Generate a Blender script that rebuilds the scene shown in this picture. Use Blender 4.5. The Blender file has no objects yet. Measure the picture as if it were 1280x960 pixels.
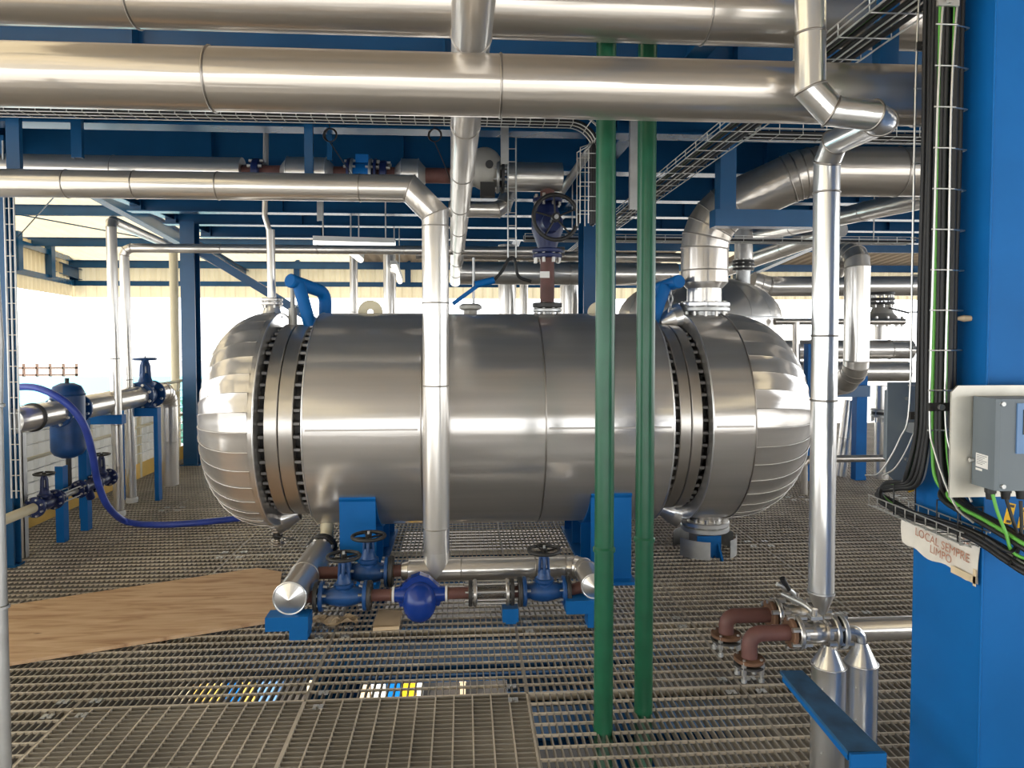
import bpy, math, random
from mathutils import Vector, Matrix
random.seed(7)
S = bpy.context.scene
COL = S.collection
PI = math.pi

# ------------------------------------------------------------------ camera
FPX, EYE = 880.0, 1.65
YAW, PITCH = math.atan(60 / FPX), math.atan(31 / FPX)
PPX, PPY = 640.0, 446.0
cam_d = bpy.data.cameras.new('camera')
cam = bpy.data.objects.new('camera', cam_d)
COL.objects.link(cam)
cam.location = (0, 0, EYE)
cam.rotation_euler = (PI / 2 - PITCH, 0, -YAW)
cam_d.sensor_fit = 'HORIZONTAL'
cam_d.sensor_width = 36
cam_d.lens = FPX / 1280 * 36
cam_d.shift_y = -(480 - PPY) / 1280
cam_d.clip_start = 0.02
cam_d.clip_end = 500
S.camera = cam

# ------------------------------------------------------------------ world, sun, exposure
world = bpy.data.worlds.new('hazy_sky')
S.world = world
world.use_nodes = True
wn = world.node_tree.nodes
wn['Background'].inputs[0].default_value = (0.94, 0.975, 1.0, 1)
wn['Background'].inputs[1].default_value = 3.7
sun_d = bpy.data.lights.new('sun', 'SUN')
sun_d.energy = 6.0
sun_d.angle = math.radians(3)
sun_d.color = (1.0, 0.93, 0.82)
sun = bpy.data.objects.new('sun', sun_d)
COL.objects.link(sun)
sun.rotation_euler = Vector((0.45, -0.35, -0.82)).to_track_quat('-Z', 'Y').to_euler()
vs = S.view_settings
vs.view_transform = 'Standard'
vs.look = 'None'
vs.exposure = 0.0
vs.gamma = 1.0
vs.use_curve_mapping = False

# ------------------------------------------------------------------ positions read from the photograph's frame
_f = Vector((math.sin(YAW) * math.cos(PITCH), math.cos(YAW) * math.cos(PITCH), -math.sin(PITCH)))
_r = Vector((math.cos(YAW), -math.sin(YAW), 0))
_u = _r.cross(_f)
def ray(x, y):
    return _f + _r * ((x - PPX) / FPX) + _u * ((PPY - y) / FPX)
def P(x, y, Y):            # the point of the vertical plane at depth Y
    d = ray(x, y); t = Y / d.y
    return Vector((d.x * t, Y, EYE + d.z * t))
def G(x, y, z=0.0):        # the point of the level plane at height z
    d = ray(x, y); t = (z - EYE) / d.z
    return Vector((d.x * t, d.y * t, z))
V = Vector
X3, Y3, Z3 = V((1, 0, 0)), V((0, 1, 0)), V((0, 0, 1))

# ------------------------------------------------------------------ materials
M = {}
def mat(name, col, metal=0.0, rough=0.5, var=0.0, vscale=4.0, bump=0.0, bscale=30.0, stretch=(1, 1, 1), rvar=0.0, col2=None, coat=0.0, aniso=0.0, spec=0.5, duo=None):
    m = bpy.data.materials.new(name); m.use_nodes = True
    nt = m.node_tree; n = nt.nodes; l = nt.links
    b = n['Principled BSDF']
    b.inputs['Base Color'].default_value = (*col, 1)
    b.inputs['Metallic'].default_value = metal
    b.inputs['Roughness'].default_value = rough
    b.inputs['Specular IOR Level'].default_value = spec
    b.inputs['Coat Weight'].default_value = coat
    b.inputs['Anisotropic'].default_value = aniso
    if var or rvar or bump or col2:
        tc = n.new('ShaderNodeTexCoord'); mp = n.new('ShaderNodeMapping')
        mp.inputs['Scale'].default_value = stretch
        l.new(tc.outputs['Object'], mp.inputs[0])
        nz = n.new('ShaderNodeTexNoise'); nz.inputs['Scale'].default_value = vscale; nz.inputs['Detail'].default_value = 5
        l.new(mp.outputs[0], nz.inputs['Vector'])
        if var or col2:
            cr = n.new('ShaderNodeValToRGB')
            c2 = col2 if col2 else tuple(max(0, c * (1 - var)) for c in col)
            c1 = col if col2 else tuple(min(1, c * (1 + var)) for c in col)
            cr.color_ramp.elements[0].position = 0.34; cr.color_ramp.elements[0].color = (*c2, 1)
            cr.color_ramp.elements[1].position = 0.66; cr.color_ramp.elements[1].color = (*c1, 1)
            l.new(nz.outputs[0], cr.inputs[0]); l.new(cr.outputs[0], b.inputs['Base Color'])
        if rvar:
            mr = n.new('ShaderNodeMapRange')
            mr.inputs['From Min'].default_value = 0.3; mr.inputs['From Max'].default_value = 0.7
            mr.inputs['To Min'].default_value = max(0.02, rough - rvar); mr.inputs['To Max'].default_value = rough + rvar
            l.new(nz.outputs[0], mr.inputs[0]); l.new(mr.outputs[0], b.inputs['Roughness'])
        if bump:
            n2 = n.new('ShaderNodeTexNoise'); n2.inputs['Scale'].default_value = bscale; n2.inputs['Detail'].default_value = 3
            l.new(mp.outputs[0], n2.inputs['Vector'])
            bp = n.new('ShaderNodeBump'); bp.inputs['Strength'].default_value = bump; bp.inputs['Distance'].default_value = 0.02
            l.new(n2.outputs[0], bp.inputs['Height']); l.new(bp.outputs[0], b.inputs['Normal'])
    if duo:                # weathered brushed steel: a broad and a tight reflection together
        b2 = n.new('ShaderNodeBsdfAnisotropic'); b2.inputs['Roughness'].default_value = duo[0]
        mx = n.new('ShaderNodeMixShader'); mx.inputs[0].default_value = duo[1]
        src = b.inputs['Base Color'].links
        if src: l.new(src[0].from_socket, b2.inputs['Color'])
        else: b2.inputs['Color'].default_value = (*col, 1)
        l.new(b.outputs[0], mx.inputs[1]); l.new(b2.outputs[0], mx.inputs[2]); l.new(mx.outputs[0], n['Material Output'].inputs[0])
    M[name] = m
    return m
mat('clad', (0.80, 0.765, 0.72), 1, 0.20, duo=(0.6, 0.45), var=0.02, vscale=3, rvar=0.03, bump=0.010, bscale=2.5)
mat('clad_warm', (0.68, 0.61, 0.53), 1, 0.17, duo=(0.6, 0.45), var=0.02, vscale=3, rvar=0.03, bump=0.010, bscale=2.5)
mat('clad_tank', (0.67, 0.64, 0.61), 1, 0.17, duo=(0.70, 0.40), var=0.06, vscale=1.0, rvar=0.06, bump=0.10, bscale=1.0, stretch=(0.45, 9, 9))
mat('clad_bright', (0.86, 0.855, 0.85), 1, 0.16, duo=(0.5, 0.4), var=0.04, vscale=3, rvar=0.05, bump=0.008, bscale=3)
_spec = {'clad': dict(col=(0.78, 0.745, 0.70), rough=0.17, duo=(0.6, 0.42)), 'clad_warm': dict(col=(0.66, 0.61, 0.555), rough=0.16, duo=(0.6, 0.45)), 'clad_bright': dict(col=(0.86, 0.855, 0.85), rough=0.14, duo=(0.5, 0.35))}
for _k, _v in _spec.items():       # rolled sheet: faint ripples that run along the pipe
    for _a, _st in (('x', (0.9, 26, 26)), ('y', (26, 0.9, 26)), ('z', (26, 26, 0.9))):
        mat(_k + '_' + _a, _v['col'], 1, _v['rough'], var=0.05, vscale=1.0, rvar=0.05, bump=0.13, bscale=1.0, stretch=_st, duo=_v['duo'])
def along(m, d):
    if m not in _spec: return m
    return m + '_' + 'xyz'[max(range(3), key=lambda i: abs(d[i]))]
mat('flange_steel', (0.60, 0.565, 0.525), 1, 0.22, duo=(0.55, 0.4), var=0.05, vscale=5)
mat('bolt_steel', (0.62, 0.60, 0.57), 1, 0.35, var=0.1)
mat('dark_steel', (0.045, 0.043, 0.042), 0.3, 0.5, var=0.3)
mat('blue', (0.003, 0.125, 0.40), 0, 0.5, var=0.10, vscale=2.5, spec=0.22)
mat('seam', (0.36, 0.33, 0.30), 1, 0.35)
mat('nut_steel', (0.20, 0.19, 0.18), 1, 0.5, var=0.15)
mat('blue_worn', (0.02, 0.09, 0.20), 0, 0.5, var=0.3, vscale=12)
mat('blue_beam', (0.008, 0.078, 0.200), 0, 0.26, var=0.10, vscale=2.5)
mat('blue_valve', (0.008, 0.060, 0.205), 0, 0.38, var=0.2, vscale=9)
mat('blue_trap', (0.006, 0.040, 0.26), 0, 0.25, var=0.1, vscale=6)
mat('navy', (0.008, 0.018, 0.085), 0, 0.4, var=0.2)
mat('hose_blue', (0.035, 0.07, 0.40), 0, 0.4, var=0.15, vscale=8)
mat('green', (0.013, 0.105, 0.052), 0, 0.28, var=0.10, vscale=10)
mat('primer', (0.125, 0.052, 0.044), 0, 0.6, var=0.25, vscale=8)
mat('grate_rod', (0.62, 0.55, 0.46), 0.3, 0.5, var=0.15, vscale=2.5)  # lighter than the bars: light caught on the rods, put in colour
mat('grate', (0.31, 0.28, 0.24), 0.3, 0.5, var=0.22, vscale=2.5)  # darkened: shade on the bar sides is put into the colour
mat('galv', (0.55, 0.55, 0.54), 0.85, 0.42, var=0.12, vscale=9)
mat('wire', (0.72, 0.71, 0.68), 0.9, 0.35)
mat('black_wheel', (0.028, 0.027, 0.026), 0.2, 0.45)
mat('black', (0.012, 0.012, 0.013), 0, 0.5)
mat('cable_green', (0.12, 0.42, 0.06), 0, 0.45)
mat('cable_grey', (0.42, 0.43, 0.44), 0, 0.5)
mat('white', (0.80, 0.79, 0.76), 0, 0.45)
mat('cream', (0.74, 0.66, 0.46), 0, 0.5, var=0.05)
mat('yellow', (0.80, 0.50, 0.10), 0, 0.5, var=0.08)
mat('tag_yellow', (0.9, 0.52, 0.01), 0, 0.5)
mat('grey_box', (0.135, 0.165, 0.19), 0, 0.42, var=0.05)
mat('grey_panel', (0.20, 0.235, 0.26), 0.2, 0.4, var=0.1)
mat('panel_blue', (0.12, 0.24, 0.46), 0, 0.35)
mat('screen', (0.03, 0.04, 0.035), 0, 0.2)
mat('plate', (0.60, 0.57, 0.50), 0.75, 0.42, var=0.12, vscale=8)
mat('card', (0.60, 0.46, 0.30), 0, 0.8, var=0.1)
mat('paper', (0.76, 0.71, 0.63), 0, 0.8, var=0.08, vscale=14)
mat('paper_tape', (0.72, 0.58, 0.38), 0, 0.6, var=0.1, vscale=14)
mat('ink', (0.46, 0.22, 0.14), 0, 0.8)
mat('ink_dark', (0.05, 0.05, 0.06), 0, 0.6)
mat('rust', (0.16, 0.085, 0.05), 0.3, 0.7, var=0.35, vscale=12)
mat('concrete', (0.42, 0.41, 0.39), 0, 0.9, var=0.12, vscale=0.6)
mat('slab_gloom', (0.035, 0.028, 0.022), 0, 0.9, var=0.35, vscale=1.2)  # near-black colour paints in the gloom under the gratings
mat('teal', (0.07, 0.50, 0.60), 0, 0.6)
mat('brownish', (0.22, 0.12, 0.08), 0, 0.8, var=0.3, vscale=8)
mat('grey_valve', (0.42, 0.40, 0.36), 0.3, 0.45, var=0.1)
mat('leaf', (0.10, 0.30, 0.22), 0, 0.6, var=0.3, vscale=5)
mat('glass', (0.75, 0.80, 0.78), 0, 0.08)
M['glass'].node_tree.nodes['Principled BSDF'].inputs['Transmission Weight'].default_value = 0.9
lamp_m = mat('lamp_tube', (0.95, 0.95, 0.92), 0, 0.4)
_b = lamp_m.node_tree.nodes['Principled BSDF']
_b.inputs['Emission Color'].default_value = (1, 0.97, 0.9, 1); _b.inputs['Emission Strength'].default_value = 1.6

def mat_sheet(name, k, ca=(0.66, 0.55, 0.36), cb=(0.84, 0.74, 0.52)):          # thin cream roof sheet that lets daylight through
    m = bpy.data.materials.new(name); m.use_nodes = True
    nt = m.node_tree; n = nt.nodes; l = nt.links
    n.remove(n['Principled BSDF'])
    d = n.new('ShaderNodeBsdfDiffuse'); t = n.new('ShaderNodeBsdfTranslucent'); mx = n.new('ShaderNodeMixShader')
    tc = n.new('ShaderNodeTexCoord'); nz = n.new('ShaderNodeTexNoise'); nz.inputs['Scale'].default_value = 1.3
    cr = n.new('ShaderNodeValToRGB')
    cr.color_ramp.elements[0].color = (*ca, 1); cr.color_ramp.elements[1].color = (*cb, 1)
    l.new(tc.outputs['Object'], nz.inputs['Vector']); l.new(nz.outputs[0], cr.inputs[0])
    l.new(cr.outputs[0], d.inputs[0]); l.new(cr.outputs[0], t.inputs[0])
    mx.inputs[0].default_value = k
    l.new(d.outputs[0], mx.inputs[1]); l.new(t.outputs[0], mx.inputs[2])
    l.new(mx.outputs[0], n['Material Output'].inputs[0])
    M[name] = m
mat_sheet('cream_sheet', 0.35)
mat_sheet('pale_infill', 0.25, (0.50, 0.50, 0.48), (0.62, 0.61, 0.58))
mat_sheet('cream_dimmed', 0.04, (0.32, 0.25, 0.18), (0.43, 0.355, 0.265))  # browner copy of the roof sheet, darkened so its reflections stay dim

def mat_ply():
    m = bpy.data.materials.new('plywood'); m.use_nodes = True
    nt = m.node_tree; n = nt.nodes; l = nt.links; b = n['Principled BSDF']
    b.inputs['Roughness'].default_value = 0.75
    tc = n.new('ShaderNodeTexCoord'); mp = n.new('ShaderNodeMapping'); mp.inputs['Scale'].default_value = (1.2, 9, 1)
    mp.inputs['Rotation'].default_value = (0, 0, -0.35)
    nz = n.new('ShaderNodeTexNoise'); nz.inputs['Scale'].default_value = 2.2; nz.inputs['Detail'].default_value = 8; nz.inputs['Distortion'].default_value = 0.8
    cr = n.new('ShaderNodeValToRGB')
    e = cr.color_ramp.elements
    e[0].position = 0.28; e[0].color = (0.34, 0.185, 0.095, 1); e[1].position = 0.7; e[1].color = (0.64, 0.45, 0.285, 1)
    x = e.new(0.48); x.color = (0.54, 0.355, 0.21, 1)
    l.new(tc.outputs['Object'], mp.inputs[0]); l.new(mp.outputs[0], nz.inputs['Vector'])
    l.new(nz.outputs[0], cr.inputs[0])
    # knots
    vo = n.new('ShaderNodeTexVoronoi'); vo.inputs['Scale'].default_value = 3.2
    mp2 = n.new('ShaderNodeMapping'); mp2.inputs['Scale'].default_value = (1, 2.6, 1)
    l.new(tc.outputs['Object'], mp2.inputs[0]); l.new(mp2.outputs[0], vo.inputs['Vector'])
    kr = n.new('ShaderNodeValToRGB'); kr.color_ramp.elements[0].position = 0.02; kr.color_ramp.elements[1].position = 0.09
    kr.color_ramp.elements[0].color = (0.25, 0.2, 0.18, 1); kr.color_ramp.elements[1].color = (1, 1, 1, 1)
    l.new(vo.outputs['Distance'], kr.inputs[0])
    mul = n.new('ShaderNodeMix'); mul.data_type = 'RGBA'; mul.blend_type = 'MULTIPLY'; mul.inputs[0].default_value = 1
    l.new(cr.outputs[0], mul.inputs[6]); l.new(kr.outputs[0], mul.inputs[7]); l.new(mul.outputs[2], b.inputs['Base Color'])
    M['plywood'] = m
mat_ply()

# ------------------------------------------------------------------ mesh helpers
ORI = {}
def frame(ax):
    ax = V(ax).normalized()
    h = Z3 if abs(ax.z) < 0.9 else X3
    u = h.cross(ax).normalized()
    return ax, u, ax.cross(u)
class MB:
    def __init__(s): s.v = []; s.f = []; s.sm = []
    def add(s, vs, fs, smooth=False):
        o = len(s.v); s.v += [V(a) for a in vs]
        for f in fs: s.f.append([i + o for i in f]); s.sm.append(smooth)
        return s
    def box(s, c, size, rot=None):
        c = V(c); hx, hy, hz = size[0] / 2, size[1] / 2, size[2] / 2
        vs = [V((x, y, z)) for x in (-hx, hx) for y in (-hy, hy) for z in (-hz, hz)]
        if rot: vs = [rot @ a for a in vs]
        return s.add([a + c for a in vs], [(0, 1, 3, 2), (4, 6, 7, 5), (0, 4, 5, 1), (2, 3, 7, 6), (0, 2, 6, 4), (1, 5, 7, 3)])
    def bx(s, x0, x1, y0, y1, z0, z1):
        return s.box(((x0 + x1) / 2, (y0 + y1) / 2, (z0 + z1) / 2), (abs(x1 - x0), abs(y1 - y0), abs(z1 - z0)))
    def bar(s, p0, p1, w, h, up=None):     # w across, h along up
        p0, p1 = V(p0), V(p1); d = (p1 - p0); L = d.length; d.normalize()
        up = V(up) if up else (Z3 if abs(d.z) < 0.95 else Y3)
        a = d.cross(up).normalized(); b = a.cross(d)
        R = Matrix((a, d, b)).transposed()
        return s.box((p0 + p1) / 2, (w, L, h), R)
    def ibeam(s, p0, p1, w, h, t=0.014, up=None):
        p0, p1 = V(p0), V(p1); d = (p1 - p0).normalized()
        up = V(up) if up else (Z3 if abs(d.z) < 0.95 else Y3)
        a = d.cross(up).normalized(); b = a.cross(d)
        s.bar(p0, p1, t * 0.8, h - 2 * t, up)
        for k in (-1, 1): s.bar(p0 + b * k * (h - t) / 2, p1 + b * k * (h - t) / 2, w, t, up)
        return s
    def tube(s, pts, r, n=8, caps=True, closed=False, smooth=True, sx=1.0):
        pts = [V(p) for p in pts]; N = len(pts); rings = []; u = None
        for i in range(N):
            if closed: d = (pts[(i + 1) % N] - pts[i - 1]).normalized()
            else: d = (pts[min(i + 1, N - 1)] - pts[max(i - 1, 0)]).normalized()
            if u is None: _, u, _ = frame(d)
            u = (u - d * u.dot(d)).normalized(); w = d.cross(u)
            rr = r[i] if isinstance(r, (list, tuple)) else r
            rings.append([pts[i] + u * math.cos(2 * PI * k / n) * rr + w * math.sin(2 * PI * k / n) * rr * sx for k in range(n)])
        vs = [p for R in rings for p in R]; fs = []
        for i in range(N if closed else N - 1):
            a, b = i * n, ((i + 1) % N) * n
            for k in range(n): fs.append((a + k, a + (k + 1) % n, b + (k + 1) % n, b + k))
        s.add(vs, fs, smooth)
        if caps and not closed:
            s.add(rings[0], [tuple(reversed(range(n)))]); s.add(rings[-1], [tuple(range(n))])
        return s
    def lathe(s, prof, o, ax, n=32, smooth=False, a0=0.0, a1=2 * PI, ref=None):   # prof: (t along axis, radius)
        ax, u, w = frame(ax); o = V(o)
        if ref is not None:
            u = (V(ref) - ax * V(ref).dot(ax)).normalized(); w = ax.cross(u)
        full = abs(a1 - a0 - 2 * PI) < 1e-6; m = n if full else n + 1
        def ring(t, r): return [o + ax * t + (u * math.cos(a0 + (a1 - a0) * k / n) + w * math.sin(a0 + (a1 - a0) * k / n)) * r for k in range(m)]
        def faces(a, b): return [(a + k, a + (k + 1) % m, b + (k + 1) % m, b + k) for k in range(n)]
        if smooth:
            vs = []; fs = []
            for t, r in prof: vs += ring(t, r)
            for i in range(len(prof) - 1): fs += faces(i * m, (i + 1) * m)
            s.add(vs, fs, True)
        else:
            for (t0, r0), (t1, r1) in zip(prof, prof[1:]):
                if r0 < 1e-6 or r1 < 1e-6:
                    R = ring(t1, r1) if r0 < 1e-6 else ring(t0, r0)
                    tip = o + ax * (t0 if r0 < 1e-6 else t1)
                    s.add(R + [tip], [(k, (k + 1) % m, m) for k in range(n)], abs(t1 - t0) > 1e-6)
                else: s.add(ring(t0, r0) + ring(t1, r1), faces(0, m), abs(t1 - t0) > 1e-6)
        return s
    def cyl(s, p0, p1, r, n=16, r1=None):
        p0, p1 = V(p0), V(p1); L = (p1 - p0).length
        return s.lathe([(0, 0), (0, r), (L, r if r1 is None else r1), (L, 0)], p0, p1 - p0, n)
    def torus(s, c, ax, R, r, n=32, m=8):
        ax, u, w = frame(ax); c = V(c)
        return s.tube([c + (u * math.cos(2 * PI * k / n) + w * math.sin(2 * PI * k / n)) * R for k in range(n)], r, m, closed=True)
    def prism(s, poly, d):                # closed polygon extruded by vector d
        n = len(poly); poly = [V(p) for p in poly]; d = V(d)
        return s.add(poly + [p + d for p in poly], [tuple(range(n)), tuple(range(2 * n - 1, n - 1, -1))] + [(i, i + n, (i + 1) % n + n, (i + 1) % n) for i in range(n)])
    def sphere(s, c, r, n=16, m=10, sc=(1, 1, 1)):
        c = V(c); vs = []; fs = []
        for i in range(m + 1):
            a = PI * i / m
            for k in range(n):
                b = 2 * PI * k / n
                vs.append(c + V((r * sc[0] * math.sin(a) * math.cos(b), r * sc[1] * math.sin(a) * math.sin(b), r * sc[2] * math.cos(a))))
        for i in range(m):
            for k in range(n): fs.append((i * n + k, (i + 1) * n + k, (i + 1) * n + (k + 1) % n, i * n + (k + 1) % n))
        return s.add(vs, fs, True)
    def mesh(s, name, off=None):
        me = bpy.data.meshes.new(name)
        off = off or V((0, 0, 0))
        me.from_pydata([tuple(a - off) for a in s.v], [], s.f)
        me.polygons.foreach_set('use_smooth', s.sm)
        me.validate(); me.update()
        return me
    def build(s, name, m, parent=None, label=None, cat=None, group=None, kind=None, at=None):
        if parent is not None: off = ORI[parent.name]
        else:
            if at is None:
                lo = [min(a[i] for a in s.v) for i in range(3)]; hi = [max(a[i] for a in s.v) for i in range(3)]
                at = ((lo[0] + hi[0]) / 2, (lo[1] + hi[1]) / 2, lo[2])
            off = V(at)
        me = s.mesh(name, off); me.materials.append(M[m])
        o = bpy.data.objects.new(name, me); COL.objects.link(o)
        ORI[o.name] = off
        if parent is not None: o.parent = parent
        else: o.location = off
        props(o, label, cat, group, kind)
        return o
def props(o, label=None, cat=None, group=None, kind=None):
    if label: o['label'] = label
    if cat: o['category'] = cat
    if group: o['group'] = group
    if kind: o['kind'] = kind
    return o
def thing(name, label, cat, loc, group=None, kind=None):
    o = bpy.data.objects.new(name, None); COL.objects.link(o)
    o.empty_display_size = 0.1; o.location = V(loc); ORI[o.name] = V(loc)
    return props(o, label, cat, group, kind)
def inst(name, me, parent, loc, rot=None):     # a repeated piece that shares mesh data
    o = bpy.data.objects.new(name, me); COL.objects.link(o)
    o.parent = parent; o.location = V(loc) - ORI[parent.name]
    if rot is not None: o.rotation_euler = rot.to_euler()
    ORI[o.name] = V(loc)
    return o
def axrot(ax):
    a, u, w = frame(ax)
    return Matrix((u, w, a)).transposed()
_bolts = {}
def bolt_mesh(r, L, m='bolt_steel'):
    k = (round(r, 4), round(L, 4), m)
    if k not in _bolts:
        b = MB().lathe([(-L / 2, 0), (-L / 2, r), (L / 2, r), (L / 2, 0)], (0, 0, 0), Z3, 6)
        b.sm = [False] * len(b.sm)
        me = b.mesh('bolt'); me.materials.append(M[m]); _bolts[k] = me
    return _bolts[k]
def bolts(parent, c, ax, R, n, r, L, m='bolt_steel', ph=0.0):
    a, u, w = frame(ax); rot = axrot(ax)
    for k in range(n):
        t = 2 * PI * (k + 0.5) / n + ph
        inst('bolt', bolt_mesh(r, L, m), parent, V(c) + (u * math.cos(t) + w * math.sin(t)) * R, rot)
def flange(parent, c, ax, R, t, m, nb=8, br=None, bl=None, rin=0.0, bm='bolt_steel', name='flange'):
    c = V(c); a = V(ax).normalized()
    e = min(0.006, t * 0.2)
    prof = [(-t / 2, rin), (-t / 2, R - e), (-t / 2 + e, R), (t / 2 - e, R), (t / 2, R - e), (t / 2, rin)]
    f = MB().lathe(prof, c, a, 32).build(name, m, parent)
    if nb:
        br = br or R * 0.1
        bolts(f, c, a, R * 0.84, nb, br, bl or t * 2.6, bm)
    return f
def clean(pts):
    return [V(p) for p in pts]
def bend(pts, rad, n):
    """replace each corner by n short mitred pieces; returns points and elbow flags per segment"""
    pts = clean(pts); out = [pts[0]]; flags = []
    for i in range(1, len(pts) - 1):
        p = pts[i]; d0 = (p - pts[i - 1]).normalized(); d1 = (pts[i + 1] - p).normalized()
        ang = d0.angle(d1)
        if ang < 0.02: continue
        rr = rad[i - 1] if isinstance(rad, (list, tuple)) else rad
        if rr <= 0 or n == 0:
            out.append(p); flags.append(False); continue
        t = min(rr * math.tan(ang / 2), (p - pts[i - 1]).length * 0.48, (pts[i + 1] - p).length * 0.48)
        R = t / math.tan(ang / 2)
        a = p - d0 * t; ctr_dir = (d1 - d0 * d1.dot(d0)).normalized(); ctr = a + ctr_dir * R
        arc = [ctr - ctr_dir * R * math.cos(ang * k / n) + d0 * R * math.sin(ang * k / n) for k in range(n + 1)]
        flags.append(False); out.append(arc[0])
        for q in arc[1:]: out.append(q); flags.append(True)
    out.append(pts[-1]); flags.append(False)
    return out, flags
def seg_mesh(p0, p1, n0, n1, r, n=28, r1=None):
    d = (p1 - p0).normalized(); _, u, w = frame(d)
    A, B = [], []
    r1 = r if r1 is None else r1
    for k in range(n):
        c = u * math.cos(2 * PI * k / n) + w * math.sin(2 * PI * k / n)
        o = c * r; A.append(p0 + o + d * (-(o.dot(n0)) / d.dot(n0)))
        o = c * r1; B.append(p1 + o + d * (-(o.dot(n1)) / d.dot(n1)))
    return A, B
def pipe_parts(root, pts, r, m, elbow=0.0, en=2, joint=0.0, n=28, bead=True, cap=(True, True), smooth_elbow=False, jlist=None, band=None, bead_r=0.004, sec='cladding_section'):
    pts, fl = bend(pts, elbow, en)
    N = len(pts); ds = [(pts[i + 1] - pts[i]).normalized() for i in range(N - 1)]
    nrm = [ds[0]] + [(ds[i - 1] + ds[i]).normalized() for i in range(1, N - 1)] + [ds[-1]]
    def ringbead(R):
        MB().tube(R, bead_r * 1.35, 6, closed=True).build('seam_band', band or ('seam' if m.startswith('clad') else m), root)
    i = 0
    while i < N - 1:
        if fl[i] and smooth_elbow:
            j = i
            while j < N - 1 and fl[j]: j += 1
            MB().tube(pts[i:j + 1], r, n, caps=False).build('elbow', m, root); i = j; continue
        p0, p1 = pts[i], pts[i + 1]; L = (p1 - p0).length
        cuts = [0.0, 1.0]
        if not fl[i]:
            if jlist and i in jlist: cuts = [0.0] + list(jlist[i]) + [1.0]
            elif joint and L > joint * 1.4:
                k = max(1, round(L / joint)); cuts = [q / k for q in range(k + 1)]
        for c0, c1 in zip(cuts, cuts[1:]):
            a, b = p0.lerp(p1, c0), p0.lerp(p1, c1)
            na = nrm[i] if c0 == 0 else ds[i]; nb = nrm[i + 1] if c1 == 1 else ds[i]
            A, B = seg_mesh(a, b, na, nb, r, n)
            mb = MB().add(A + B, [(k, (k + 1) % n, (k + 1) % n + n, k + n) for k in range(n)], True)
            if i == 0 and c0 == 0 and cap[0]: mb.add(A, [tuple(reversed(range(n)))])
            if i == N - 2 and c1 == 1 and cap[1]: mb.add(B, [tuple(range(n))])
            mb.build('elbow_section' if fl[i] else sec, along(m, ds[i]), root)
            if bead and (c1 < 1 or i < N - 2): ringbead(B)
        i += 1
    return pts
def pipe(name, label, cat, pts, r, m, group=None, **kw):
    t = thing(name, label, cat, pts[0], group)
    pipe_parts(t, pts, r, m, **kw)
    return t
def spline(pts, n=8):
    pts = clean(pts); out = []
    q = [pts[0] * 2 - pts[1]] + pts + [pts[-1] * 2 - pts[-2]]
    for i in range(1, len(q) - 2):
        for k in range(n):
            t = k / n
            a, b, c, d = q[i - 1], q[i], q[i + 1], q[i + 2]
            out.append(0.5 * ((2 * b) + (c - a) * t + (2 * a - 5 * b + 4 * c - d) * t * t + (3 * b - a - 3 * c + d) * t ** 3))
    out.append(pts[-1]); return out
def handwheel(parent, c, ax, R, m, spokes=4, r=None):
    a, u, w = frame(ax); c = V(c); r = r or R * 0.1
    mb = MB().torus(c, a, R, r * 1.2, 28, 8)
    for k in range(spokes):
        t = 2 * PI * k / spokes + 0.4
        mb.tube([c - a * r, c + (u * math.cos(t) + w * math.sin(t)) * R], r * 0.6, 6)
    mb.lathe([(-r * 2, 0), (-r * 2, R * 0.2), (r * 1.5, R * 0.2), (r * 1.5, 0)], c, a, 12)
    o = mb.build('handwheel', m, parent)
    MB().lathe([(0, 0), (0, R * 0.09), (r * 3.2, R * 0.09), (r * 3.2, 0)], c, a, 6).build('stem_nut', 'galv', o)
    return o
def valve(name, label, c, ax, up, L, fr, m, wm='black_wheel', group=None, H=None, wr=None, nb=8, cat='valve', ft=None, fm=None):
    """flanged globe valve: L length, fr flange radius, H height of the wheel above the axis"""
    c = V(c); a = V(ax).normalized(); up = V(up).normalized(); H = H or L * 0.9; wr = wr or fr * 1.05
    side = a.cross(up).normalized(); ft = ft or L * 0.09
    t = thing(name, label, cat, c, group)
    br = fr * 0.62
    prof = [(-L / 2, br * 0.75), (-L * 0.36, br * 0.78), (-L * 0.22, br * 1.0), (-L * 0.08, br * 1.12), (L * 0.08, br * 1.12), (L * 0.22, br * 1.0), (L * 0.36, br * 0.78), (L / 2, br * 0.75)]
    MB().lathe(prof, c, a, 24, smooth=True).build('body', m, t)
    for k in (-1, 1): flange(t, c + a * k * (L / 2 - ft / 2), a, fr, ft, fm or m, nb, fr * 0.10, ft * 2.8)
    b = MB().lathe([(0, br * 0.95), (br * 0.9, br * 0.9), (br * 1.15, br * 1.05), (br * 1.45, br * 1.05), (br * 1.5, br * 0.82), (br * 2.1, br * 0.62), (br * 2.5, br * 0.42), (br * 2.6, 0)], c, up, 20)
    b.build('bonnet', m, t)
    y = MB(); top = c + up * (H - wr * 0.18)
    for k in (-1, 1):
        y.tube([c + up * br * 1.5 + side * k * br * 0.45, c + up * (br * 1.9) + side * k * br * 0.5, c + up * (H * 0.8) + side * k * br * 0.42, top + side * k * br * 0.2], br * 0.19, 6)
        y.tube([c + up * br * 1.5 + a * k * br * 0.45, c + up * (br * 1.9) + a * k * br * 0.5, c + up * (H * 0.8) + a * k * br * 0.42, top + a * k * br * 0.2], br * 0.19, 6)
    y.lathe([(0, 0), (0, br * 0.34), (br * 0.35, br * 0.34), (br * 0.35, 0)], c + up * (H * 0.8), up, 12)
    y.build('yoke', m, t)
    MB().cyl(c + up * br * 1.6, c + up * (H + wr * 0.15), br * 0.11, 8).build('stem', 'galv', t)
    handwheel(t, c + up * H, up, wr, wm)
    return t

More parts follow.
